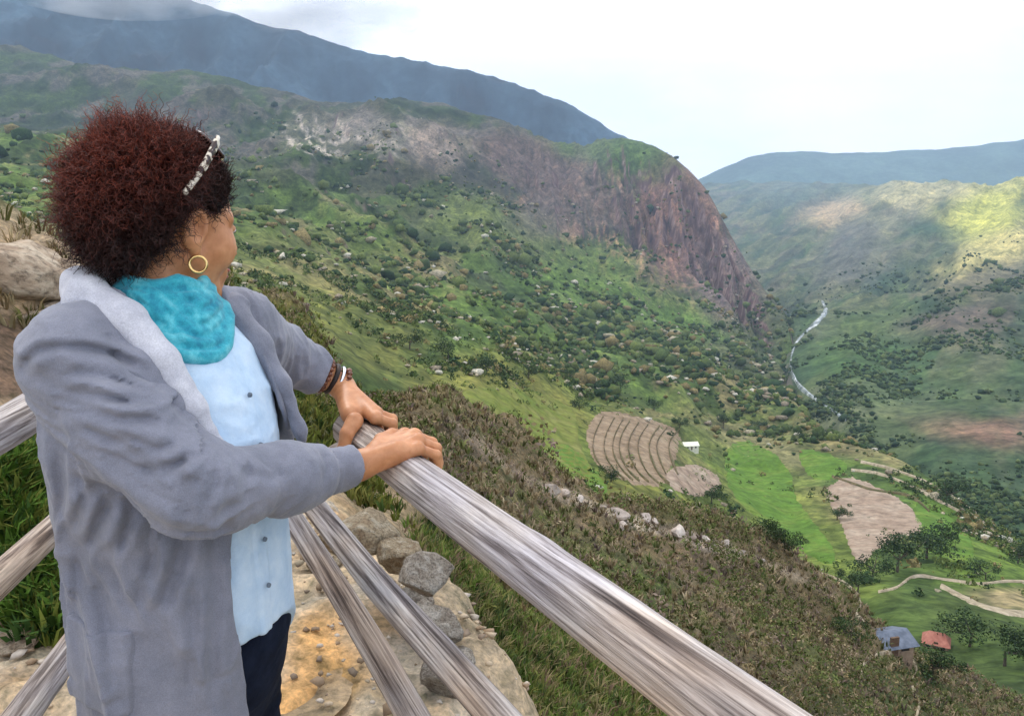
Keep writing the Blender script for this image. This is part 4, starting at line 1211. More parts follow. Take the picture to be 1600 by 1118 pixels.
def house(px, py, w, d, h, rh, rz, wallm, roofm, label, sheets=(SN, SV), hip=False, lift=0.0):
    p = any_at(px, py, lift, sheets)[0]
    t = empty("house", p, rz); tag(t, label, "house")
    bm = bmesh.new(); box_bm(bm, -w / 2, w / 2, -d / 2, d / 2, -2.5, h); bm_obj("wall", bm, wallm, t)
    bm = bmesh.new()
    e = .4
    ins = w * .28 if hip else 0
    vs = [bm.verts.new(q) for q in ((-w/2-e, -d/2-e, h-.1), (w/2+e, -d/2-e, h-.1), (w/2+e, d/2+e, h-.1), (-w/2-e, d/2+e, h-.1), (-w/2-e+ins, 0, h+rh), (w/2+e-ins, 0, h+rh))]
    for q in ((0, 1, 5, 4), (2, 3, 4, 5), (1, 2, 5), (3, 0, 4), (3, 2, 1, 0)):
        bm.faces.new([vs[k] for k in q])
    bm_obj("roof", bm, roofm, t)
    for s in (-1, 1):
        bm = bmesh.new(); box_bm(bm, s * w * .28 - .45, s * w * .28 + .45, -d / 2 - .05, -d / 2 + .2, h * .4, h * .78)
        wi = bm_obj("window", bm, M_VOID, t)
        bm = bmesh.new(); box_bm(bm, s * w * .28 - .55, s * w * .28 + .55, -d / 2 - .12, -d / 2 + .1, h * .4 - .12, h * .4 - .01); bm_obj("sill", bm, wallm, wi)
    bm = bmesh.new(); box_bm(bm, -.45, .45, -d / 2 - .06, -d / 2 + .2, 0, 2.0); bm_obj("door", bm, M_DOOR, t)
    return t
house(1078, 700, 8.5, 6, 2.4, 1.6, .15, M_WHITE, M_CREAMROOF, 'tiny white walled house with a cream roof on the green terrace', (SV,))
house(1380, 998, 4.6, 3.4, 1.0, .8, .25, M_MUD, M_BLUE, 'small house with a blue grey tin roof in the lower right', (SN, SV), lift=-.9)
house(1462, 1008, 5.2, 4.6, 1.4, 2.0, -.5, M_MUD, M_RED, 'small hut with a reddish roof beside the blue roofed house', (SN, SV), hip=True)
rbn = ribbon("path", [(1336, 925), (1345, 945), (1338, 960), (1352, 975)], 5, M_PATH, 0.25, (SN, SV), None, 24); tag(rbn, 'short pale path leading down to the blue roofed house', kind='structure')
rbn = ribbon("path", [(1415, 1020), (1432, 1045), (1424, 1070), (1436, 1100), (1425, 1140)], 6, M_PATH, 0.25, (SN, SV), None, 34); tag(rbn, 'narrow pale trail running down below the huts', kind='structure')
rbn = ribbon("path", [(1345, 1060), (1352, 1035), (1375, 1022), (1410, 1018)], 5, M_PATH, 0.25, (SN, SV), None, 24); tag(rbn, 'pale trail looping left below the blue roofed house', kind='structure')
# ------------------------------------------------------------ the woman: surfaces grown from distance fields
def surface_nets(fn, lo, hi, h, disp=None, band=0.03):
    lo = np.array(lo, float); hi = np.array(hi, float)
    n = np.ceil((hi - lo) / h).astype(int) + 1
    B = 5
    nb = (n + B - 1) // B
    bc = [lo[i] + h * (np.arange(nb[i]) * B + (B - 1) / 2) for i in range(3)]
    G = np.stack(np.meshgrid(*bc, indexing='ij'), -1).reshape(-1, 3)
    dc = fn(G)
    act_b = np.abs(dc) < h * B * 1.35 + .012
    full = np.repeat(np.repeat(np.repeat(np.where(dc < 0, -1.0, 1.0).reshape(tuple(nb)), B, 0), B, 1), B, 2).astype(np.float32)
    ab = np.argwhere(act_b.reshape(tuple(nb)))
    off = np.stack(np.meshgrid(*[np.arange(B)] * 3, indexing='ij'), -1).reshape(-1, 3)
    for k0 in range(0, len(ab), 3000):
        I = (ab[k0:k0 + 3000, None, :] * B + off[None]).reshape(-1, 3)
        q = lo + h * I
        v = fn(q)
        if disp is not None:
            m = np.abs(v) < band
            if m.any():
                v[m] = v[m] + disp(q[m])
        full[I[:, 0], I[:, 1], I[:, 2]] = v
    d = full[:n[0], :n[1], :n[2]]
    s = d < 0
    # corner sums over the cells
    cnt = np.zeros(tuple(n - 1), np.int8)
    for i in (0, 1):
        for j in (0, 1):
            for k in (0, 1):
                cnt += s[i:n[0] - 1 + i, j:n[1] - 1 + j, k:n[2] - 1 + k]
    act = (cnt > 0) & (cnt < 8)
    ci = np.argwhere(act)
    vid = -np.ones(act.shape, np.int32); vid[act] = np.arange(len(ci))
    acc = np.zeros((len(ci), 3)); num = np.zeros(len(ci))
    for axis in range(3):
        o = [a for a in range(3) if a != axis]
        for i in (0, 1):
            for j in (0, 1):
                c0 = ci.copy(); c0[:, o[0]] += i; c0[:, o[1]] += j
                c1 = c0.copy(); c1[:, axis] += 1
                a = d[c0[:, 0], c0[:, 1], c0[:, 2]]; b = d[c1[:, 0], c1[:, 1], c1[:, 2]]
                cr_ = (a < 0) != (b < 0)
                t = np.where(cr_, a / np.where(cr_, a - b, 1), 0)
                pt = c0.astype(float); pt[:, axis] += t
                acc[cr_] += pt[cr_]; num[cr_] += 1
    verts = lo + h * acc / num[:, None]
    faces = []
    for axis in range(3):
        o = [a for a in range(3) if a != axis]
        sl0 = [slice(None)] * 3; sl1 = [slice(None)] * 3
        sl0[axis] = slice(0, n[axis] - 1); sl1[axis] = slice(1, n[axis])
        a, b = s[tuple(sl0)], s[tuple(sl1)]
        e = np.argwhere(a != b)
        ok = (e[:, o[0]] > 0) & (e[:, o[1]] > 0) & (e[:, o[0]] < n[o[0]] - 1) & (e[:, o[1]] < n[o[1]] - 1)
        e = e[ok]
        ins = a[e[:, 0], e[:, 1], e[:, 2]]
        q = []
        for (i, j) in ((-1, -1), (0, -1), (0, 0), (-1, 0)):
            c = e.copy(); c[:, o[0]] += i; c[:, o[1]] += j
            q.append(vid[c[:, 0], c[:, 1], c[:, 2]])
        q = np.stack(q, -1)
        flip = ins if axis != 1 else ~ins
        q[~flip] = q[~flip][:, ::-1]
        faces.append(q)
    return verts, np.concatenate(faces)

def smin(a, b, k):
    h = np.clip(0.5 + 0.5 * (b - a) / k, 0, 1)
    return b * (1 - h) + a * h - k * h * (1 - h)
def smax(a, b, k):
    return -smin(-a, -b, k)
def cone(p, a, b, ra, rb, sq=None):
    a = np.asarray(a, float); b = np.asarray(b, float)
    ab = b - a
    t = np.clip(((p - a) @ ab) / (ab @ ab), 0, 1)
    q = p - a - t[:, None] * ab
    return np.sqrt((q * q).sum(1)) - (ra + (rb - ra) * t)
def chain(p, pts, rs, k=0.004):
    d = None
    for i in range(len(pts) - 1):
        c = cone(p, pts[i], pts[i + 1], rs[i], rs[i + 1])
        d = c if d is None else (smin(d, c, k) if k else np.minimum(d, c))
    return d
def ell(p, c, r, R=None):
    q = p - np.asarray(c, float)
    if R is not None:
        q = q @ R
    r = np.asarray(r, float)
    k0 = np.sqrt(((q / r) ** 2).sum(1)); k1 = np.sqrt(((q / (r * r)) ** 2).sum(1)) + 1e-9
    return k0 * (k0 - 1) / k1

# frames: F forward, L to her left, Z up
BO = np.array([-.530, 1.290, 0.0])
bF = np.array([math.cos(math.radians(-25)), math.sin(math.radians(-25)), 0]); bL = np.array([-bF[1], bF[0], 0]); bZ = np.array([0, 0, 1.0])
def body_pt(f, l, z): return BO + bF * f + bL * l + bZ * z
def to_body(p):
    q = p - BO
    return np.stack([q @ bF, q @ bL, q[:, 2]], -1)
HA, HP = math.radians(48), math.radians(7)
hF0 = np.array([math.cos(HA), math.sin(HA), 0])
hL = np.array([-hF0[1], hF0[0], 0])
hF = hF0 * math.cos(HP) - bZ * math.sin(HP); hU = hF0 * math.sin(HP) + bZ * math.cos(HP)
HO = np.array([-.524, 1.329, 1.442])
def head_pt(f, l, u): return HO + hF * f + hL * l + hU * u
def to_head(p):
    q = p - HO
    return np.stack([q @ hF, q @ hL, q @ hU], -1)

woman = empty("person", (float(BO[0]), float(BO[1]), 0))
tag(woman, 'woman in grey hooded cardigan leaning on the railing, looking out over the valley', 'person')
WL = np.array(woman.location)
def wpart(name, v, f, mat, smooth=True, parent=None, color=None):
    o = mesh_np(name, v - WL, f, mat, woman, smooth, color=color)
    if parent is not None:
        o.parent = parent
    return o

# ---- materials
def skin_mat():
    m, nt_, b = newmat("skin")
    g = node(nt_, "ShaderNodeNewGeometry")
    n = noise_node(nt_, g.outputs["Position"], 38, 5, 0.6)
    r = ramp(nt_, n.outputs[0], [(0.3, (0.46, 0.190, 0.082)), (0.5, (0.56, 0.250, 0.115)), (0.7, (0.66, 0.32, 0.16))])
    nt_.links.new(r.outputs[0], b.inputs["Base Color"])
    b.inputs["Roughness"].default_value = 0.46
    b.inputs["Specular IOR Level"].default_value = 0.45
    b.inputs["Subsurface Weight"].default_value = 0.12
    b.inputs["Subsurface Radius"].default_value = (0.012, 0.004, 0.002)
    n2 = noise_node(nt_, g.outputs["Position"], 420, 4, 0.6)
    bump(nt_, b, n2.outputs[0], 0.35, 0.0006)
    return m
M_SKIN = skin_mat()
def cloth_mat(name, c1, c2, c3, weave=900, wb=0.0006, mott=28, rough=0.92, sheen=0.25, fleck=0.25):
    m, nt_, b = newmat(name)
    g = node(nt_, "ShaderNodeNewGeometry")
    n = noise_node(nt_, g.outputs["Position"], mott, 6, 0.65)
    r = ramp(nt_, n.outputs[0], [(0.34, c1), (0.5, c2), (0.66, c3)])
    n2 = noise_node(nt_, g.outputs["Position"], weave, 3, 0.6)
    r2 = ramp(nt_, n2.outputs[0], [(0.38, (1 - fleck,) * 3), (0.62, (1 + fleck * .7,) * 3)])
    nt_.links.new(mixc(nt_, 1.0, r.outputs[0], r2.outputs[0], 'MULTIPLY'), b.inputs["Base Color"])
    b.inputs["Roughness"].default_value = rough
    b.inputs["Specular IOR Level"].default_value = 0.15
    b.inputs["Sheen Weight"].default_value = sheen
    b.inputs["Sheen Roughness"].default_value = 0.5
    bump(nt_, b, n2.outputs[0], 0.8, wb)
    n3 = noise_node(nt_, g.outputs["Position"], 55, 5, 0.6)
    bump(nt_, b, n3.outputs[0], 0.5, 0.004)
    return m
M_JACKET = cloth_mat("grey knit", (0.180, 0.188, 0.232), (0.215, 0.222, 0.272), (0.248, 0.254, 0.308), 700, 0.0005, 16, fleck=.13)
M_LINING = cloth_mat("pale lining", (0.46, 0.46, 0.52), (0.55, 0.55, 0.61), (0.64, 0.64, 0.69), 500, 0.0008, 24, fleck=.12)
M_SHIRT = cloth_mat("pale blue shirt", (0.46, 0.62, 0.80), (0.55, 0.70, 0.86), (0.64, 0.77, 0.90), 1200, 0.0003, 18, fleck=.06, sheen=.1)
M_SCARF = cloth_mat("turquoise scarf", (0.025, 0.25, 0.36), (0.05, 0.42, 0.52), (0.16, 0.60, 0.68), 900, 0.0006, 40, fleck=.15)
M_JEANS = cloth_mat("navy denim", (0.005, 0.008, 0.020), (0.008, 0.013, 0.030), (0.014, 0.020, 0.042), 1200, 0.0004, 25, fleck=.2, sheen=0)

# ---- torso column
ZT = np.array([.40, .70, .80, .90, 1.00, 1.08, 1.14, 1.20, 1.26, 1.305, 1.34, 1.38])
def col_fn(a, b, cf):
    a, b, cf = np.array(a), np.array(b), np.array(cf)
    def f(q):
        z = q[:, 2]
        A = np.interp(z, ZT, a); B = np.interp(z, ZT, b); C_ = np.interp(z, ZT, cf)
        e = np.sqrt(((q[:, 0] - C_) / A) ** 2 + (q[:, 1] / B) ** 2)
        return (e - 1) * np.minimum(A, B) * .92
    return f
jac_col = col_fn([.128, .134, .147, .160, .162, .164, .162, .150, .130, .095, .062, .05], [.205, .202, .198, .190, .186, .190, .194, .190, .175, .125, .075, .05], [.036, .030, .020, .008, 0, 0, 0, -.004, -.010, -.015, -.02, -.02])
shirt_col = col_fn([.120, .125, .137, .150, .153, .157, .156, .143, .118, .085, .058, .05], [.185, .185, .178, .165, .158, .162, .165, .162, .15, .11, .062, .05], [.036, .032, .022, .012, .004, .004, .004, 0, -.004, -.008, -.012, -.015])
torso_col = col_fn([.105, .110, .118, .118, .112, .128, .130, .120, .10, .075, .05, .045], [.165, .168, .16, .14, .13, .14, .148, .148, .14, .10, .055, .045], [0] * 12)

SHN = body_pt(.0, -.158, 1.272); SHF = body_pt(.0, .158, 1.272)
ELN = V(300, 770, 1.14); WRN = V(548, 730, 1.362)
ELF = V(438, 556, 1.62); WRF = V(516, 590, 1.66)

def arms_outer(q):
    d = chain(q, [SHN, SHN * .5 + ELN * .5 + np.array([0, -.004, .0]), ELN, ELN * .45 + WRN * .55, WRN], [.070, .062, .056, .047, .0375], .03)
    d2 = chain(q, [SHF, ELF, WRF + (ELF - WRF) * .12], [.066, .058, .040], .03)
    return np.minimum(d, d2)

def jac_base(p):
    q = to_body(p)
    zt = jac_col(q)
    # flare and back drape
    ar = arms_outer(p)
    # yoke over the shoulders
    yo = chain(p, [SHN, body_pt(-.01, -.07, 1.318), body_pt(-.01, .07, 1.318), SHF], [.058, .05, .05, .056], .02)
    o = smin(smin(zt, yo, .03), ar, .028)
    m = np.abs(o) < .050
    if m.any():
        om = o[m]
        o[m] = om + np.clip(fold_disp(p[m]), -.020, .016) * (1 - sstep(.028, .050, np.abs(om)))
    o = smin(o, shirt_col(q) - .011, .008)
    return o, q, ar
def jacket_fn(p):
    o, q, ar = jac_base(p)
    f, l, z = q[:, 0], q[:, 1], q[:, 2]
    cav = shirt_col(q) - .003
    # keep the cavity out of the arms
    cav = np.maximum(cav, -(ar + .012))
    cav = np.maximum(cav, o + .008)
    d = np.maximum(o, -cav)
    # front opening, wider below on the far side
    near = -.058 + .008 * np.sin(z * 19) - .030 * sstep(1.02, 1.25, z)
    far = .088 + .20 * sstep(1.18, .95, z)
    op = np.maximum(np.maximum(near - l, l - far), -(f - .02))
    op = np.maximum(op, -(ar - .004))
    d = smax(d, -op, .006)
    # neck hole
    nk = np.maximum(np.sqrt((f - .0) ** 2 + (l) ** 2) - .085, 1.285 - z)
    d = smax(d, -nk, .008)
    # hem
    hem = .718 + .075 * sstep(.0, -.13, f) - .025 * sstep(0, .15, f) + .006 * np.sin(l * 40 + f * 20)
    d = smax(d, (hem - z), .006)
    # sleeve ends
    aw = WRN - ELN; aw /= np.linalg.norm(aw)
    cut = (p - (WRN - aw * .004)) @ aw
    d = np.where(np.linalg.norm(p - WRN, axis=1) < .12, smax(d, cut, .004), d)
    hol = cone(p, WRN - aw * .02, WRN + aw * .03, .027, .030)
    d = smax(d, -hol, .004)
    af = WRF - ELF; af /= np.linalg.norm(af)
    cf_ = (p - (WRF - af * .014)) @ af
    d = np.where(np.linalg.norm(p - WRF, axis=1) < .12, smax(d, cf_, .004), d)
    return d

# long creases, drawn where the cloth is pulled: (picture points on her near side, depth m, width m)
CREASES = [
 ([(36, 580), (44, 560), (62, 547), (95, 541), (135, 544), (175, 553), (212, 569), (232, 580)], .012, .0055),
 ([(92, 590), (125, 583), (160, 586), (206, 600)], .007, .006), ([(92, 606), (140, 619), (190, 626), (250, 628)], .010, .006),
 ([(100, 626), (138, 640), (180, 656), (248, 660)], .010, .0065), ([(205, 606), (240, 616)], .003, .006), ([(120, 664), (170, 684), (230, 690)], .006, .007),
 ([(282, 655), (269, 685), (272, 712)], .004, .007), ([(216, 728), (258, 735), (298, 712)], .010, .007), ([(190, 708), (240, 708), (280, 690)], .005, .007),
 ([(325, 716), (320, 748)], .006, .005), ([(345, 706), (335, 758), (320, 790)], .009, .006), ([(392, 712), (386, 750), (380, 782)], .007, .006), ([(440, 706), (436, 748)], .006, .005),
 ([(470, 712), (474, 740), (468, 765)], .006, .005), ([(505, 705), (512, 730), (504, 755)], .006, .005), ([(365, 730), (410, 745), (450, 742)], .004, .006),
 ([(217, 766), (210, 800), (196, 835), (188, 862)], .013, .008), ([(142, 760), (122, 798), (114, 830)], .008, .007), ([(178, 775), (152, 818), (140, 856)], .008, .007),
 ([(292, 820), (287, 858), (268, 910), (247, 960)], .013, .009), ([(333, 838), (337, 915), (333, 1020), (330, 1110)], .009, .008), ([(122, 850), (120, 950), (134, 1050)], .007, .007),
 ([(250, 850), (228, 905), (214, 950)], .006, .008), ([(160, 900), (168, 990), (176, 1080)], .006, .008), ([(300, 930), (302, 1010), (290, 1100)], .007, .008), ([(90, 700), (98, 780), (104, 850)], .006, .007),
]
def crease_disp(p, body=None):
    px, py, D = proj(p)
    d = np.zeros(len(p))
    w = (D < 1.30) * 1.0
    q = np.stack([px, py], -1)
    for ci_, (pl, dep, wid) in enumerate(CREASES):
        dep = dep * .8
        pl = np.array(pl, float)
        m = (px > pl[:, 0].min() - 40) & (px < pl[:, 0].max() + 40) & (py > pl[:, 1].min() - 40) & (py < pl[:, 1].max() + 40) & (w > 0)
        if not m.any():
            continue
        qq = q[m]; best = np.full(len(qq), 1e9); tt = np.zeros(len(qq))
        n = len(pl) - 1
        for i in range(n):
            ab = pl[i + 1] - pl[i]
            t = np.clip(((qq - pl[i]) @ ab) / (ab @ ab), 0, 1)
            r = np.hypot(*(qq - pl[i] - t[:, None] * ab).T)
            u = r < best
            best = np.where(u, r, best); tt = np.where(u, (i + t) / n, tt)
        r = best / FPX * D[m]
        fade = np.clip(np.minimum(tt, 1 - tt) * 5 + .15, 0, 1)
        if ci_ >= 16 and body is not None:
            fade = fade * body[m]
        d[m] += fade * (dep * np.exp(-(r / wid) ** 2) - dep * .55 * np.exp(-((r - wid * 2.2) / (wid * 1.2)) ** 2))
    return d
AU = (ELN - SHN) / np.linalg.norm(ELN - SHN)
AF_ = (WRN - ELN) / np.linalg.norm(WRN - ELN)
def fold_disp(p):
    q = to_body(p)
    f, l, z = q[:, 0], q[:, 1], q[:, 2]
    du = cone(p, SHN, ELN, .06, .06); df = cone(p, ELN, WRN, .055, .045)
    dfar = cone(p, SHF, WRF, .06, .05)
    wu = 1 - sstep(-.01, .05, du); wf = 1 - sstep(-.01, .045, df); wfar = 1 - sstep(-.01, .05, dfar)
    wt_ = np.clip(1 - np.maximum(np.maximum(wu, wf), wfar), 0, 1)
    tu = (p - SHN) @ AU; tf = (p - ELN) @ AF_
    x, y = p[:, 0], p[:, 1]
    # long creases running from the armpit across the upper arm
    e = z * .93 + x * .28 - y * .1
    cu = ridged(x * 5 + y * 4, e * 31 + 0.5 * fbm(x * 8, y * 8, z * 8, 2, 3), y * 5, 3, 701, .55)
    cf2 = ridged(tf * 24 + .8 * vnoise(x * 12, y * 12, z * 12, 4), (z + .6 * x) * 7, y * 6, 3, 702, .55)
    cfar = ridged((x + y) * 18, z * 10, 0, 3, 703, .5)
    ang = np.arctan2(l, f)
    sag = ridged(ang * 2.1 + z * 1.6 + .5 * fbm(x * 5, y * 5, z * 5, 2, 7), z * 2.6, 0, 4, 704, .5)
    d = -wu * .0190 * (cu + .15) - wf * .0105 * (cf2 + .15) - wfar * .010 * cfar - wt_ * .0200 * (sag + .1) * sstep(1.30, 1.15, z)
    d += crease_disp(p, np.clip(1 - np.maximum(wu, wf) * 1.6, 0, 1))
    # gathering at the elbow
    ee = np.linalg.norm(p - ELN, axis=1)
    d -= .004 * np.exp(-(ee / .07) ** 2) * ridged((x - z) * 22, (x + z) * 9, y * 8, 2, 705)
    # ribbed cuff and hem, seam
    cu_ = sstep(-.055, -.05, tf - np.linalg.norm(WRN - ELN)) * wf
    d += cu_ * .003
    d += .003 * np.exp(-((tf - (np.linalg.norm(WRN - ELN) - .052)) / .006) ** 2) * wf
    # armhole seam
    sm_ = np.abs(l + .128 + .25 * (z - 1.2)) 
    d += .004 * np.exp(-(sm_ / .010) ** 2) * sstep(1.12, 1.17, z) * (l < 0)
    d += .0035 * np.exp(-((z - (.80 + .03 * sstep(.0, -.15, f))) / .007) ** 2) * (1 - wf)
    return d
v, f = surface_nets(jacket_fn, (-.78, .96, .67), (-.22, 1.76, 1.40), .0042)
jacket = wpart("jacket", v, f, M_JACKET)

# pocket on the near side of the jacket
def patch_fn(p):
    o, q, ar = jac_base(p)
    f, l, z = q[:, 0], q[:, 1], q[:, 2]
    u = f - .015
    sh = o - .006
    sh = np.maximum(sh, -(o + .006))
    w = np.maximum(np.abs(u) - .062, np.maximum(z - .895 + .2 * u * 0, .775 - z))
    return smax(np.maximum(sh, w), l + .02, .004)
v, f = surface_nets(patch_fn, (-.72, 1.02, .74), (-.36, 1.25, .92), .0035)
wpart("pocket", v, f, M_JACKET)

# ---- hood lying round the shoulders, with its pale lining
HP_ = [((.169, -.074, 1.07), .007), ((.150, -.100, 1.15), .015), ((.122, -.118, 1.21), .021), ((.085, -.130, 1.262), .029), ((.030, -.140, 1.292), .036),
       ((-.040, -.135, 1.300), .041), ((-.090, -.100, 1.290), .046), ((-.110, -.03, 1.285), .050), ((-.105, .05, 1.300), .046), ((-.04, .100, 1.325), .034), ((.03, .108, 1.31), .026), ((.085, .106, 1.265), .018),
       ((.125, .108, 1.20), .013), ((.150, .118, 1.12), .009), ((.155, .130, 1.03), .006)]
LP_ = [((.171, -.066, 1.08), .006), ((.160, -.080, 1.15), .012), ((.142, -.094, 1.205), .017), ((.104, -.108, 1.275), .0215), ((.046, -.114, 1.328), .026), ((-.030, -.108, 1.352), .030),
       ((-.085, -.070, 1.362), .030), ((-.104, -.008, 1.358), .026), ((-.088, .045, 1.356), .020), ((-.035, .080, 1.350), .014)]
def hood_fn(p):
    d = chain(p, [body_pt(*a) for a, _ in HP_], [r for _, r in HP_], .02)
    bag = ell(to_body(p), (-.135, -.015, 1.245), (.050, .125, .085))
    bag2 = ell(to_body(p), (-.060, -.120, 1.262), (.070, .046, .056))
    fill = chain(p, [body_pt(.085, -.10, 1.262), body_pt(.02, -.105, 1.298), body_pt(-.06, -.09, 1.312)], [.022, .034, .040], .02)
    d = smin(smin(smin(d, bag, .035), bag2, .03), fill, .02)
    q = to_body(p)
    nk = np.sqrt((q[:, 0] + .005) ** 2 + q[:, 1] ** 2) - (.072 + .4 * np.clip(1.34 - q[:, 2], 0, .2))
    nk = np.maximum(nk, 1.20 - q[:, 2])
    return smax(d, -nk, .012)
def hood_disp(p):
    q = to_body(p); ang = np.arctan2(q[:, 1], q[:, 0] + .02); r = np.hypot(q[:, 0], q[:, 1])
    return crease_disp(p) - .006 * ridged(ang * 1.4, r * 26 + q[:, 2] * 18, 0, 3, 711, .5) - .003 * fbm(p[:, 0] * 20, p[:, 1] * 20, p[:, 2] * 20, 3, 712)
v, f = surface_nets(hood_fn, (-.76, 1.02, .98), (-.32, 1.50, 1.40), .0040, hood_disp)
hood = wpart("hood", v, f, M_JACKET)
def lin_fn(p):
    return chain(p, [body_pt(*a) for a, _ in LP_], [r for _, r in LP_], .012)
v, f = surface_nets(lin_fn, (-.72, 1.04, .98), (-.32, 1.46, 1.40), .0038, lambda p: -.0035 * ridged(p[:, 0] * 9, p[:, 1] * 9, p[:, 2] * 30, 3, 714))
wpart("lining", v, f, M_LINING, parent=hood)

# ---- shirt
def shirt_fn(p):
    q = to_body(p)
    f, l, z = q[:, 0], q[:, 1], q[:, 2]
    d = shirt_col(q)
    hem = .712 + .115 * sstep(.03, .16, f) + .01 * sstep(-.02, -.14, f)
    inn = torso_col(q)
    d = np.maximum(d, -(inn + .004))
    d = smax(d, hem - z, .004)
    nk = np.maximum(np.sqrt(f ** 2 + l ** 2) - .055, 1.30 - z)
    return smax(d, -nk, .006)
def shirt_disp(p):
    q = to_body(p); f, l, z = q[:, 0], q[:, 1], q[:, 2]
    d = -.0065 * ridged(l * 8 + z * 2.2 + f * 3, z * 3.4 + l * 2, 0, 4, 721, .5) * sstep(1.30, 1.2, z)
    d -= .004 * ridged(l * 5 - z * 9, z * 14 + l * 9, 0, 2, 722) * sstep(.95, 1.15, z)
    pl = np.abs(l - .006)
    d -= .0022 * (pl < .014) * (f > 0)
    d += .0018 * np.exp(-((pl - .0145) / .002) ** 2) * (f > 0)
    return d
v, f = surface_nets(shirt_fn, (-.74, 1.05, .70), (-.33, 1.53, 1.36), .0042, shirt_disp)
shirt = wpart("shirt", v, f, M_SHIRT)
M_BUTTON = simple_mat("shirt button", (0.10, 0.13, 0.17), (0.16, 0.20, 0.25), 30, 0.4)
for z in (1.205, 1.13, 1.055, .98, .905):
    A_ = np.interp(z, ZT, [.152, .155, .158, .156, .153, .157, .156, .143, .118, .085, .058, .05])
    bm = bmesh.new()
    c_ = body_pt(A_ + .012, .006, z) - WL
    q_ = Vector(bF).to_track_quat('Z', 'Y')
    bmesh.ops.create_cone(bm, cap_ends=True, segments=14, radius1=.0040, radius2=.0035, depth=.003, matrix=Matrix.Translation(Vector(c_)) @ q_.to_matrix().to_4x4())
    me = bpy.data.meshes.new("button"); bm.to_mesh(me); bm.free()
    o = link_mesh("button", me, M_BUTTON, shirt)
# ---- jeans and shoes
def leg_pts(s): return [body_pt(0, s * .085, .86), body_pt(.005, s * .095, .50), body_pt(-.01, s * .10, .10)]
def jeans_fn(p):
    q = to_body(p)
    hip = ell(q, (.02, 0, .80), (.125, .168, .22))
    d = hip
    for s_ in (-1, 1):
        d = smin(d, chain(p, leg_pts(s_), [.092, .066, .054], .02), .03)
    d = smax(d, q[:, 2] - .93, .01)
    return smax(d, .075 - q[:, 2], .004)
v, f = surface_nets(jeans_fn, (-.80, 1.02, .05), (-.28, 1.56, .96), .0065, lambda p: -.004 * ridged(p[:, 0] * 6, p[:, 1] * 6, p[:, 2] * 24, 3, 731))
wpart("jeans", v, f, M_JEANS)
M_SHOE = simple_mat("brown shoe leather", (0.06, 0.035, 0.022), (0.11, 0.07, 0.045), 20, 0.6)
for s_ in (-1, 1):
    a = body_pt(-.045, s_ * .10, .048); b = body_pt(.11, s_ * .115, .040); c_ = body_pt(-.01, s_ * .10, .11)
    def sf(p, a=a, b=b, c_=c_):
        return smax(smin(chain(p, [a, b], [.040, .037], .01), cone(p, a, c_, .038, .045), .02), .012 - p[:, 2], .004)
    v, f = surface_nets(sf, np.minimum(a, b) - .08, np.maximum(a, b) + .1, .006)
    wpart("shoe", v, f, M_SHOE)

# ---- scarf: loops of soft cloth round the neck, hanging forward
NECK = body_pt(.012, .0, 1.35)
def scarf_loops():
    L_ = []
    for i in range(13):
        j = i / 2
        ph = np.linspace(0, 2 * np.pi, 33)
        odd = i % 2
        R = .052 + .0042 * j - .0034 * odd
        frontness = (np.cos(ph + .25) * .5 + .5) ** 1.7
        f_ = .003 + .0034 * j + R * np.cos(ph) * (1 + .12 * frontness)
        l_ = -.018 * (j / 5) * frontness + (R * 1.05) * np.sin(ph)
        z_ = 1.376 - .0045 * j - (.010 + .0122 * j) * frontness - .004 * np.sin(ph * 3 + j * 1.3) - .003 * np.sin(ph * 5 - j)
        L_.append((np.stack([body_pt(a, b, c) for a, b, c in zip(f_, l_, z_)]),   .0092 if odd else (.0100 + .0016 * math.sin(i * 2.2))))
    return L_
SL = scarf_loops()
def scarf_fn(p):
    d = None
    for lp, r in SL:
        c = chain(p, list(lp), [r] * len(lp), 0)
        d = c if d is None else smin(d, c, .0022)
    return d
SCARF_FOLDS = [([(206, 458), (236, 486), (268, 520), (300, 548)], .008, .0045), ([(226, 452), (256, 482), (290, 516), (318, 536)], .009, .0045), ([(252, 456), (282, 484), (312, 506), (336, 512)], .008, .004),
 ([(284, 462), (312, 480), (342, 484)], .007, .004), ([(300, 500), (322, 486), (340, 466)], .006, .004), ([(214, 446), (232, 462), (244, 474)], .006, .004)]
def scarf_disp(p):
    global CREASES
    keep_, CREASES = CREASES, SCARF_FOLDS
    d = crease_disp(p) * .30
    CREASES = keep_
    q = to_body(p); an = np.arctan2(q[:, 1], q[:, 0] - .02); rr0 = np.hypot(q[:, 0] - .02, q[:, 1])
    return d - .0026 * ridged(an * 1.1, rr0 * 62 - q[:, 2] * 46 + .4 * np.sin(an * 3), 0, 2, 741, .4)
v, f = surface_nets(scarf_fn, (-.68, 1.10, 1.20), (-.36, 1.46, 1.42), .0030,
                    scarf_disp)
wpart("scarf", v, f, M_SCARF)

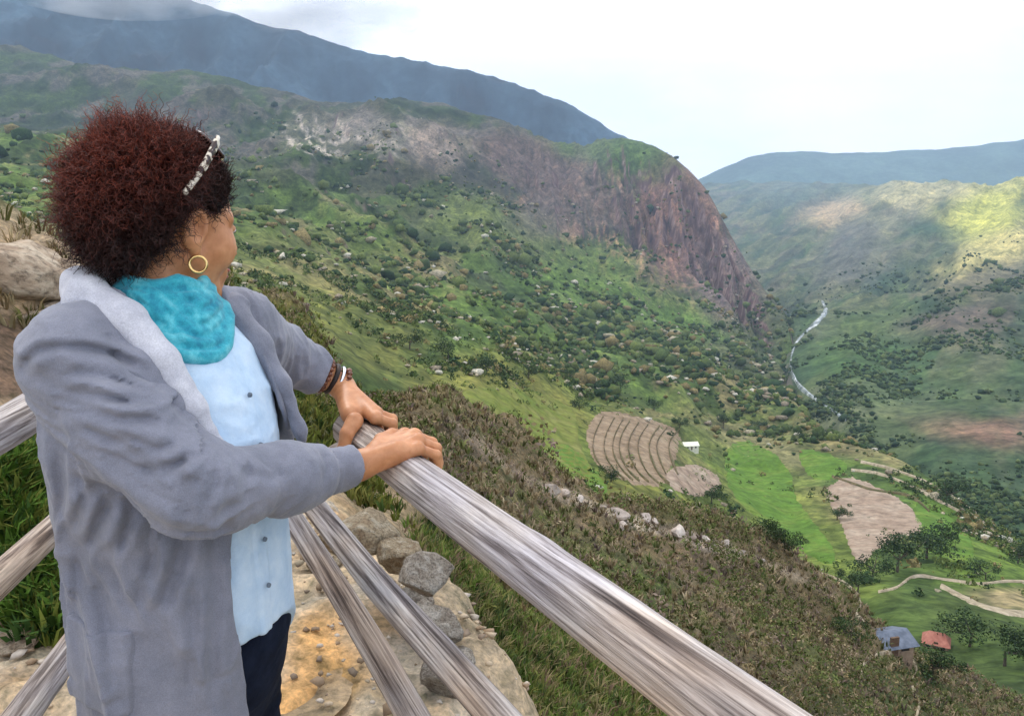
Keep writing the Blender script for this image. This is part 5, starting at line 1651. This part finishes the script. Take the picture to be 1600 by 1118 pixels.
# ---- skin: head, neck, forearms and hands
def head_fn(p):
    h = to_head(p)
    d = ell(h, (-.012, 0, .036), (.092, .072, .090))
    d = smin(d, ell(h, (.034, 0, -.002), (.050, .056, .082)), .03)
    for s_ in (-1, 1):
        d = smin(d, cone(h, (.004, s_ * .052, -.040), (.060, s_ * .014, -.092), .018, .017), .026)
        d = smin(d, ell(h, (.052, s_ * .036, -.022), (.032, .029, .034)), .02)
        d = smin(d, cone(h, (.078, s_ * .014, .026), (.064, s_ * .048, .026), .009, .008), .012)
    d = smin(d, ell(h, (.070, 0, -.094), (.016, .018, .014)), .014)
    d = smin(d, ell(h, (.074, 0, -.060), (.016, .026, .020)), .014)
    for s_ in (-1, 1):
        d = smax(d, -ell(h, (.094, s_ * .032, .008), (.018, .017, .011)), .010)
        # lids
        d = smin(d, ell(h, (.074, s_ * .031, .011), (.0125, .0145, .0075)), .004)
    d = smin(d, cone(h, (.083, 0, .018), (.100, 0, -.020), .0065, .0100), .012)
    for s_ in (-1, 1):
        d = smin(d, ell(h, (.093, s_ * .0125, -.027), (.010, .0075, .0075)), .005)
    d = smax(d, -cone(h, (.098, 0, -.030), (.094, 0, -.038), .001, .001), .004)
    # ears with a rim, hollow and lobe
    for s_ in (-1, 1):
        R = np.array([[1, 0, .18], [0, 1, 0], [-.18, 0, 1]])
        e = ell(h, (-.006, s_ * .0800, .004), (.0200, .0085, .033), R)
        e = smin(e, ell(h, (-.001, s_ * .075, -.026), (.009, .006, .010)), .006)
        e = smax(e, -ell(h, (-.003, s_ * .0905, .006), (.0130, .0105, .023), R), .002)
        e = smin(e, ell(h, (.008, s_ * .079, .002), (.004, .006, .008)), .003)
        e = smin(e, ell(h, (-.010, s_ * .0815, -.004), (.004, .004, .012), R), .003)
        d = smin(d, e, .004)
    return d
def skin_top(p):
    d = head_fn(p)
    nk = cone(p, head_pt(-.022, 0, -.045), body_pt(-.008, 0, 1.30), .052, .056)
    d = smin(d, nk, .022)
    q = to_body(p)
    ch = np.maximum(torso_col(q) + .006, q[:, 2] - 1.345)
    return smin(d, ch, .03)
v1, f1 = surface_nets(skin_top, (-.66, 1.17, 1.22), (-.37, 1.50, 1.58), .0026)
# torso, arms under the clothes
def skin_low(p):
    q = to_body(p)
    d = smax(smax(torso_col(q) + .012, q[:, 2] - 1.30, .02), .86 - q[:, 2], .02)
    d = smin(d, chain(p, [SHN, ELN, WRN], [.040, .026, .022], .02), .03)
    d = smin(d, chain(p, [SHF, ELF, WRF], [.042, .034, .024], .02), .03)
    for s_ in (-1, 1):
        d = smin(d, chain(p, leg_pts(s_), [.060, .045, .036], .02), .03)
    return d
v2, f2 = surface_nets(skin_low, (-.76, 1.0, .06), (-.22, 1.74, 1.34), .010)

rail_a, rail_b = np.array(top0), np.array(top1)
rd = rail_b - rail_a; rd /= np.linalg.norm(rd)
wv2 = rd.copy()                                         # along the rail towards the viewer
uv2 = np.array([-rd[1], rd[0], 0]); uv2 /= np.linalg.norm(uv2)
if uv2[0] < 0: uv2 = -uv2                               # across the rail, away from her
def rail_at(D):
    a = proj(rail_a)[2]; b = proj(rail_b)[2]
    return rail_a + (rail_b - rail_a) * (D - a) / (b - a)
def fr(X, a, b, c): return X + uv2 * a + wv2 * b + bZ * c
XN = rail_at(1.405)
XFh = rail_at(1.585)
def hand_fn_factory(wr, X, mcp, pip, dip, tip, thumb, heel, fore):
    W = wr
    def fn(p):
        d = cone(p, fore, W, .026, .0215)
        hl = fr(X, *heel)
        M_ = [fr(X, *m) for m in mcp]
        # palm: one bone chain per finger, flattened together
        pal = None
        rad = (.0125, .0130, .0125, .0115)
        for m, r in zip(M_, rad):
            c = cone(p, W * .8 + m * .2, m, .0145, r)
            pal = c if pal is None else smin(pal, c, .010)
        pal = smin(pal, cone(p, W, hl, .020, .018), .015)
        d = smin(d, pal, .018)
        for i in range(4):
            k = (1.0, 1.04, .98, .86)[i]
            pts = [M_[i], fr(X, *pip[i]), fr(X, *dip[i]), fr(X, *tip[i])]
            fg = chain(p, pts, [.0102 * k, .0092 * k, .0082 * k, .0070 * k], .002)
            # knuckle swell
            fg = smin(fg, ell(p, pts[1], np.array([.0100, .0100, .0100]) * k), .003)
            fg = smin(fg, ell(p, M_[i] + bZ * .002, np.array([.0120, .0120, .0115]) * k), .003)
            d = smin(d, fg, .0035)
        th = chain(p, [fr(X, *thumb[0]), fr(X, *thumb[1]), fr(X, *thumb[2]), fr(X, *thumb[3])], [.0160, .0125, .0108, .0085], .004)
        return smin(d, th, .010)
    return fn
mcpN = [(.016, -.036, .052), (.024, -.013, .055), (.021, .010, .053), (.012, .031, .047)]
pipN = [(.048, -.040, .036), (.056, -.015, .038), (.053, .010, .036), (.043, .032, .032)]
dipN = [(.052, -.040, .012), (.060, -.014, .010), (.057, .010, .010), (.047, .031, .011)]
tipN = [(.044, -.039, -.008), (.049, -.014, -.012), (.047, .009, -.010), (.040, .030, -.006)]
nh = hand_fn_factory(WRN + AF_ * .012, XN, mcpN, pipN, dipN, tipN, [(-.040, -.018, .040), (-.022, -.046, .046), (.004, -.064, .048), (.022, -.072, .044)], (-.022, .024, .046), WRN - AF_ * .05)
c0 = np.minimum(WRN - .06, XN - .10); c1 = np.maximum(WRN + .06, XN + .13)
v3, f3 = surface_nets(nh, (c0[0], c0[1], XN[2] - .05), (c1[0], c1[1] , XN[2] + .10), .0018)
mcpF = [(.016, .032, .050), (.024, .011, .053), (.022, -.011, .052), (.014, -.031, .047)]
pipF = [(.047, .034, .036), (.055, .012, .038), (.052, -.011, .036), (.043, -.031, .032)]
dipF = [(.051, .034, .012), (.058, .012, .010), (.056, -.010, .010), (.046, -.030, .011)]
tipF = [(.044, .033, -.008), (.048, .011, -.012), (.047, -.009, -.010), (.040, -.028, -.006)]
AFF = (WRF - ELF) / np.linalg.norm(WRF - ELF)
WRF2 = WRF + AFF * .02 + np.array([.004, 0, -.008])
fh = hand_fn_factory(WRF2, XFh, mcpF, pipF, dipF, tipF, [(-.022, .026, .048), (-.042, .040, .030), (-.050, .044, .006), (-.045, .042, -.014)], (-.018, -.010, .052), WRF - AFF * .05)
c0 = np.minimum(WRF - .06, XFh - .11); c1 = np.maximum(WRF + .06, XFh + .12)
v4, f4 = surface_nets(fh, (c0[0], c0[1], XFh[2] - .05), (c1[0], c1[1], max(WRF[2], XFh[2]) + .08), .0020)
o1, o2, o3 = len(v1), len(v1) + len(v2), len(v1) + len(v2) + len(v3)
body = wpart("body", np.concatenate([v1, v2, v3, v4]), np.concatenate([f1, f2 + o1, f3 + o2, f4 + o3]), M_SKIN)

# lips, brows, eyes, nails
def sdf_part(name, fn, lo, hi, h, mat, parent=None):
    v, f = surface_nets(fn, lo, hi, h)
    return wpart(name, v, f, mat, parent=parent)
M_LIP = simple_mat("lips", (0.34, 0.11, 0.09), (0.42, 0.16, 0.13), 60, 0.4)
M_BROW = simple_mat("brow hair", (0.02, 0.012, 0.009), (0.04, 0.022, 0.015), 300, 0.8)
M_EYE = simple_mat("eye white", (0.70, 0.68, 0.66), (0.80, 0.78, 0.76), 10, 0.2)
M_IRIS = simple_mat("dark iris", (0.02, 0.012, 0.008), (0.03, 0.018, 0.010), 10, 0.15)
hc_ = head_pt(.085, 0, -.03)
sdf_part("lips", lambda p: smin(ell(to_head(p), (.0865, 0, -.0555), (.0065, .021, .0045)), ell(to_head(p), (.0855, 0, -.0655), (.0068, .018, .0055)), .002), hc_ - .06, hc_ + .06, .002, M_LIP)
for s_ in (-1, 1):
    ec = head_pt(.075, s_ * .031, .010)
    e_ = sdf_part("eye", lambda p: ell(to_head(p), (.0765, s_ * .031, .009), (.0115, .0115, .0058)), ec - .02, ec + .02, .0015, M_EYE)
    sdf_part("iris", lambda p: ell(to_head(p), (.0865, s_ * .031, .009), (.0025, .0045, .0048)), ec - .02, ec + .02, .001, M_IRIS, parent=e_)
    sdf_part("eyebrow", lambda p: cone(to_head(p), (.0865, s_ * .016, .0275), (.068, s_ * .050, .030), .0026, .0018), ec - .045, ec + .045, .0015, M_BROW)

# ---- jewellery
def torus_part(name, c, n, R, r, mat, parent=None, seg=40, rs=10, sq=1.0, world=True):
    n = Vector(n).normalized(); q = n.to_track_quat('Z', 'Y'); M_ = q.to_matrix()
    vs, fs = [], []
    for i in range(seg):
        a = 2 * math.pi * i / seg
        for j in range(rs):
            b = 2 * math.pi * j / rs
            vs.append(M_ @ Vector(((R + r * math.cos(b)) * math.cos(a), sq * (R + r * math.cos(b)) * math.sin(a), r * math.sin(b))))
            fs.append((i * rs + j, ((i + 1) % seg) * rs + j, ((i + 1) % seg) * rs + (j + 1) % rs, i * rs + (j + 1) % rs))
    vs = np.array([tuple(v_) for v_ in vs]) + np.asarray(c, float)
    return wpart(name, vs, np.array(fs), mat, parent=parent)
def metal(name, c, rough):
    m, nt_, b = newmat(name)
    t = node(nt_, "ShaderNodeTexCoord"); n = noise_node(nt_, t.outputs["Object"], 60, 3)
    r = ramp(nt_, n.outputs[0], [(0.3, tuple(x * .8 for x in c)), (0.7, c)])
    nt_.links.new(r.outputs[0], b.inputs["Base Color"])
    b.inputs["Metallic"].default_value = 1; b.inputs["Roughness"].default_value = rough
    return m
M_GOLD = metal("gold", (0.95, 0.66, 0.28), 0.22)
M_SILVER = metal("silver", (0.92, 0.92, 0.95), 0.18)
M_BEAD = simple_mat("brown beads", (0.10, 0.032, 0.018), (0.22, 0.08, 0.04), 90, 0.3, spec=.5)
ear = head_pt(-.001, -.0810, -.034)
torus_part("earring", ear - bZ * .0135, hL * .6 + hF * .30, .0120, .0023, M_GOLD)
torus_part("ring", fr(XN, *mcpN[0]) * .45 + fr(XN, *pipN[0]) * .55, fr(XN, *pipN[0]) - fr(XN, *mcpN[0]), .0118, .0022, M_SILVER)
wa_ = WRF + AFF * .000
torus_part("bangle", wa_ + AFF * .016, AFF, .0285, .0034, M_SILVER)
torus_part("watch_strap", wa_ + AFF * .004 , AFF, .0275, .0048, simple_mat("dark strap", (0.02, 0.015, 0.014), (0.05, 0.035, 0.03), 60, 0.5))
q_ = Vector(AFF).to_track_quat('Z', 'Y')
for row, (off, R_, nb) in enumerate(((-.010, .031, 20), (.028, .028, 18))):
    bm = bmesh.new()
    for k in range(nb):
        a = 2 * math.pi * k / nb
        c_ = Vector(wa_ + AFF * off - WL) + q_ @ Vector((R_ * math.cos(a), R_ * math.sin(a), .001 * math.sin(k * 2.1)))
        bmesh.ops.create_icosphere(bm, subdivisions=2, radius=.0053, matrix=Matrix.Translation(c_))
    me = bpy.data.meshes.new("bracelet"); bm.to_mesh(me); bm.free()
    link_mesh("bracelet", me, M_BEAD, woman)

# ---- hair
M_HAIRCORE = simple_mat("hair core", (0.006, 0.003, 0.003), (0.020, 0.007, 0.005), 60, 0.9, bumpd=.01)
mh, nth, bh = newmat("red brown curls")
hi_ = node(nth, "ShaderNodeHairInfo")
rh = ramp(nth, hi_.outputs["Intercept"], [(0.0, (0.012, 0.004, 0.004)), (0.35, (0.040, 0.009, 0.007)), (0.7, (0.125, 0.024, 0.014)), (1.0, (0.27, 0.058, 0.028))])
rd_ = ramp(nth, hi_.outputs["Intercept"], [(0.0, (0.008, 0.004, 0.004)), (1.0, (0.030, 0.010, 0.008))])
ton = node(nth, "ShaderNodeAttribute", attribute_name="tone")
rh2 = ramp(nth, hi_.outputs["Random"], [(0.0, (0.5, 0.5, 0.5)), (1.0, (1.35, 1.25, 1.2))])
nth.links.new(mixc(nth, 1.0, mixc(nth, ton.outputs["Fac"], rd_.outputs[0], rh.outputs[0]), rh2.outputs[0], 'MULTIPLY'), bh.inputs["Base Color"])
bh.inputs["Roughness"].default_value = 0.5; bh.inputs["Specular IOR Level"].default_value = 0.35
HC = np.array([-.040, -.006, .040])          # centre of the afro, head frame
def hull_r(d):
    """distance from HC to the outline of the hair in direction d (head frame)"""
    base = 1 / np.sqrt((d[:, 0] / np.where(d[:, 0] > 0, .098, .112)) ** 2 + (d[:, 1] / .107) ** 2 + (d[:, 2] / np.where(d[:, 2] > 0, .113, .122)) ** 2)
    return base * (1 + .07 * fbm(d[:, 0] * 3, d[:, 1] * 3, d[:, 2] * 3, 3, 801))
def hairline(hh):
    c = (hh[:, 0] - .014 - .74 * hh[:, 2]) / 1.25
    c = smax(c, .037 - np.hypot(hh[:, 0] + .002, hh[:, 2] + .002), .006)
    return smax(c, -(hh[:, 2] + .066) + np.clip(hh[:, 0] + .03, 0, .1) * .6, .006)
def core_fn(p):
    hh = to_head(p)
    h = hh - HC
    n_ = np.linalg.norm(h, axis=1) + 1e-9
    d = n_ - hull_r(h / n_[:, None]) * .90
    # the full part sits behind the glasses; in front the hair lies close
    cut = (hh[:, 0] + .052 - np.clip(hh[:, 2] - .01, -.03, .13) * .78) / 1.2
    d = smax(d, cut, .022)
    d = smax(d, -(hh[:, 2] + .082), .02)
    skull = ell(hh, (-.012, 0, .040), (.0985, .0775, .0985))
    sk = smax(skull, hairline(hh), .007)
    return smin(d, sk, .012)
def core_disp(p):
    return -.011 * ridged(p[:, 0] * 30, p[:, 1] * 30, p[:, 2] * 30, 3, 803)
v, f = surface_nets(core_fn, (-.78, 1.10, 1.30), (-.37, 1.56, 1.65), .0042, core_disp)
hair = wpart("hair", v, f, M_HAIRCORE)
# curls grow from the hair's surface
hr = np.random.default_rng(5)
tri = v[f]
nrm = np.cross(tri[:, 2] - tri[:, 0], tri[:, 3] - tri[:, 1]); nl_ = np.linalg.norm(nrm, axis=1); nrm /= nl_[:, None] + 1e-12
cen = tri.mean(1)
out = cen - (HO + hF * HC[0] + hL * HC[1] + hU * HC[2]); out /= np.linalg.norm(out, axis=1)[:, None]
hcn = to_head(cen)
skullq = ell(hcn, (-.012, 0, .040), (.0985, .0775, .0985))
eard = np.hypot(hcn[:, 0] + .002, hcn[:, 2] + .002)
arm_p = [head_pt(.022, -.082, .132), head_pt(-.010, -.106, .092), head_pt(-.042, -.114, .052)]
arm_d = np.minimum(cone(cen, arm_p[0], arm_p[1], 0, 0), cone(cen, arm_p[1], arm_p[2], 0, 0))
keep = (skullq > -.006) & (arm_d > .013) & ~((eard < .042) & (hcn[:, 0] > -.045))
NS = 24000
pr = nl_ * keep; idx = hr.choice(len(cen), NS, p=pr / pr.sum())
root = cen[idx] + hr.normal(size=(NS, 3)) * .002
hh = hcn[idx]
flat = (skullq[idx] < .010)                                    # hair lying close to the head
dirn = out[idx] * .75 + nrm[idx] * np.where((nrm[idx] * out[idx]).sum(1) > 0, 1, -1)[:, None] * .55 + hr.normal(size=(NS, 3)) * .42
cd = hr.normal(size=(1400, 3)); ck = cen[hr.choice(len(cen), 1400)]
near_ = np.zeros(NS, int)
for k in range(0, NS, 2500):
    near_[k:k + 2500] = np.argmin(((root[k:k + 2500, None] - ck[None]) ** 2).sum(-1), axis=1)
dirn += cd[near_] * .28
dirn[flat] = (nrm[idx] * .55 - hF * .7 + hU * .15)[flat] + hr.normal(size=(flat.sum(), 3)) * .38
dirn /= np.linalg.norm(dirn, axis=1)[:, None]
Lh = hr.gamma(4, .0062, NS).clip(.006, .060); Lh[flat] = hr.uniform(.014, .034, flat.sum())
NP = 20
t = np.linspace(0, 1, NP)
p1 = np.cross(dirn, hr.normal(size=(NS, 3))); p1 /= np.linalg.norm(p1, axis=1)[:, None]
p2 = np.cross(dirn, p1)
turns = Lh / hr.uniform(.009, .026, NS)
amp = hr.gamma(3, .0008, NS) * np.where(flat, .7, 1)
th_ = hr.uniform(0, 6.28, NS)[:, None] + 2 * np.pi * turns[:, None] * t[None]
env = np.clip(t * 3, 0, 1)[None] * amp[:, None]
path = (root - dirn * .004)[:, None] + (dirn * Lh[:, None])[:, None] * t[None, :, None]
path = path + p1[:, None] * (env * np.cos(th_))[..., None] + p2[:, None] * (env * np.sin(th_))[..., None]
wand = np.stack([vnoise(t[None] * 2.5, np.arange(NS)[:, None] * 1.7, s_, 811) for s_ in (0, 5, 9)], -1)
path = path + wand * (.012 * t[None, :, None]) * np.where(flat, .25, 1)[:, None, None]
pw = path - WL
hcu = bpy.data.hair_curves.new("curls")
hcu.add_curves([NP] * NS)
hcu.attributes["position"].data.foreach_set("vector", pw.reshape(-1).astype(np.float32))
ra_ = hcu.attributes.get("radius") or hcu.attributes.new("radius", 'FLOAT', 'POINT')
rad = np.tile(np.interp(t, [0, .7, 1], [.00045, .00036, .00012]), NS)
ra_.data.foreach_set("value", rad.astype(np.float32))
# tone paints in light at the back and crown, shade by the temples and nape
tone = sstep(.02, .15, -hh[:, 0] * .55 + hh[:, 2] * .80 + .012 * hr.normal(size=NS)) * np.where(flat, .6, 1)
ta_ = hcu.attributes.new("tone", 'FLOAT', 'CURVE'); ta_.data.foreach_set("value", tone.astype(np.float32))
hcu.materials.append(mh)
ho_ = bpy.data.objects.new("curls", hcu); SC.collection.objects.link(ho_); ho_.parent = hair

# ---- sunglasses pushed up on the hair
sg = empty("sunglasses", tuple(head_pt(.03, 0, .12)))
tag(sg, 'sunglasses with patterned gold and brown arms pushed up into the curly hair', 'sunglasses')
SGL = np.array(sg.location)
msg, nsg, bsg = newmat("tortoise and gold")
t_ = node(nsg, "ShaderNodeTexCoord"); n_g = noise_node(nsg, t_.outputs["Object"], 75, 2, 0.5)
r_g = ramp(nsg, n_g.outputs[0], [(0.44, (0.035, 0.012, 0.008)), (0.50, (0.80, 0.70, 0.55)), (0.60, (0.90, 0.82, 0.70))])
nsg.links.new(r_g.outputs[0], bsg.inputs["Base Color"]); bsg.inputs["Roughness"].default_value = 0.2
M_SGF = simple_mat("brown frame", (0.025, 0.010, 0.008), (0.06, 0.022, 0.014), 70, 0.15, spec=.6)
ml, nl, bl2 = newmat("dark lens"); bl2.inputs["Base Color"].default_value = (0.03, 0.012, 0.008, 1); bl2.inputs["Roughness"].default_value = 0.05; bl2.inputs["Specular IOR Level"].default_value = 0.8
def gpart(name, fn, lo, hi, h, mat, parent=None):
    v, f = surface_nets(fn, lo, hi, h)
    o = mesh_np(name, v - SGL, f, mat, parent or sg)
    return o
R_t = math.radians(52)                     # how far the lens plane is tipped back
gf = np.array([math.cos(R_t), 0, math.sin(R_t)]); gu = np.array([-math.sin(R_t), 0, math.cos(R_t)])
GC = np.array([.034, 0, .138])
def gl(p):
    q = to_head(p) - GC
    return np.stack([q @ gf, q[:, 1], q @ gu], -1)
for s_ in (-1, 1):
    def lens_shape(p, grow=0, s_=s_):
        q = gl(p)
        cur = q[:, 0] + 2.6 * q[:, 1] ** 2 
        e = (np.sqrt(((q[:, 1] - s_ * .040) / (.033 + grow)) ** 2 + (q[:, 2] / (.025 + grow)) ** 2) - 1) * .026
        return cur, e
    def fr_fn(p):
        cur, e = lens_shape(p, .0)
        return np.sqrt(np.maximum(np.abs(e + .0) , 0) ** 2 + cur ** 2) - .0030
    def le_fn(p):
        cur, e = lens_shape(p)
        return np.maximum(np.abs(cur) - .0011, e)
    cc_ = head_pt(*GC)
    fo = gpart("frame", fr_fn, cc_ - .085, cc_ + .085, .0017, M_SGF)
    gpart("lens", le_fn, cc_ - .085, cc_ + .085, .0017, ml, fo)
    a_, b_, c_2 = head_pt(.022, s_ * .082, .132), head_pt(-.010, s_ * .108, .092), head_pt(-.042, s_ * .117, .052)
    ud = np.array(hU)
    def arm_fn(p):
        d = np.minimum(cone(p, a_, b_, .0042, .0040), cone(p, b_, c_2, .0040, .0034))
        d2 = np.minimum(cone(p, a_ + ud * .009, b_ + ud * .008, .004, .0038), cone(p, b_ + ud * .008, c_2 + ud * .003, .0038, .0028))
        return smin(d, d2, .004)
    gpart("arm", arm_fn, np.minimum(np.minimum(a_, b_), c_2) - .02, np.maximum(np.maximum(a_, b_), c_2) + .02, .0017, msg)
gpart("bridge", lambda p: cone(gl(p), (0, -.008, .006), (0, .008, .006), .0028, .0028), head_pt(*GC) - .03, head_pt(*GC) + .03, .0015, M_SGF)
HAZE = 0.78e-4
# ------------------------------------------------------------ air between here and the far ridges
hz = bpy.data.materials.new("haze"); hz.use_nodes = True
hn = hz.node_tree; hn.nodes.clear()
pv = hn.nodes.new("ShaderNodeVolumePrincipled")
pv.inputs["Color"].default_value = (0.54, 0.73, 1.0, 1)
pv.inputs["Density"].default_value = HAZE
pv.inputs["Anisotropy"].default_value = 0.3
ho = hn.nodes.new("ShaderNodeOutputMaterial")
hn.links.new(pv.outputs[0], ho.inputs["Volume"])
x0, x1, y0, y1, z0, z1 = -13000, 13000, -6500, 11800, -760, 1500
hv = [(x, y, z) for x in (x0, x1) for y in (y0, y1) for z in (z0, z1)]
hf = [(0, 1, 3, 2), (4, 6, 7, 5), (0, 4, 5, 1), (2, 3, 7, 6), (0, 2, 6, 4), (1, 5, 7, 3)]
hb = mesh_np("haze", np.array(hv, float), np.array(hf), hz, smooth=False)
tag(hb, 'thin blue haze filling the valley air', kind='stuff')

# mist spilling over the upper left peaks
mm = bpy.data.materials.new("mist"); mm.use_nodes = True
mn = mm.node_tree; mn.nodes.clear()
mv = mn.nodes.new("ShaderNodeVolumePrincipled"); mv.inputs["Color"].default_value = (0.97, 0.98, 1.0, 1); mv.inputs["Anisotropy"].default_value = 0.2
mt_ = mn.nodes.new("ShaderNodeTexCoord")
m1 = mn.nodes.new("ShaderNodeTexNoise"); m1.inputs["Scale"].default_value = 1.9; m1.inputs["Detail"].default_value = 5; m1.inputs["Roughness"].default_value = 0.6
mn.links.new(mt_.outputs["Object"], m1.inputs[0])
ln = mn.nodes.new("ShaderNodeVectorMath"); ln.operation = 'LENGTH'; mn.links.new(mt_.outputs["Object"], ln.inputs[0])
fo_ = mn.nodes.new("ShaderNodeMath"); fo_.operation = 'SUBTRACT'; fo_.inputs[0].default_value = 1.0; mn.links.new(ln.outputs["Value"], fo_.inputs[1])
a1 = mn.nodes.new("ShaderNodeMath"); a1.operation = 'MULTIPLY_ADD'; a1.inputs[1].default_value = 4.6; a1.inputs[2].default_value = -2.35; mn.links.new(m1.outputs[0], a1.inputs[0])
a2 = mn.nodes.new("ShaderNodeMath"); a2.operation = 'ADD'; mn.links.new(a1.outputs[0], a2.inputs[0]); mn.links.new(fo_.outputs[0], a2.inputs[1])
a3 = mn.nodes.new("ShaderNodeMath"); a3.operation = 'MULTIPLY'; a3.use_clamp = False; a3.inputs[1].default_value = 0.0060; 
mx_ = mn.nodes.new("ShaderNodeMath"); mx_.operation = 'MAXIMUM'; mx_.inputs[1].default_value = 0.0; mn.links.new(a2.outputs[0], mx_.inputs[0])
mn.links.new(mx_.outputs[0], a3.inputs[0]); mn.links.new(a3.outputs[0], mv.inputs["Density"])
mo_ = mn.nodes.new("ShaderNodeOutputMaterial"); mn.links.new(mv.outputs[0], mo_.inputs["Volume"])
def cloud(px, py, D, rx, ry, rz, label):
    bm = bmesh.new(); bmesh.ops.create_icosphere(bm, subdivisions=4, radius=1)
    me = bpy.data.meshes.new("mist"); bm.to_mesh(me); bm.free(); me.materials.append(mm)
    o = bpy.data.objects.new("mist", me); SC.collection.objects.link(o)
    o.location = V(px, py, D); o.scale = (rx, ry, rz)
    tag(o, label, kind='stuff')
cloud(200, -95, 3700, 820, 420, 330, 'white mist spilling over the upper left peaks')
cloud(470, 25, 4700, 700, 380, 190, 'thin cloud lying along the crest of the blue ridge')
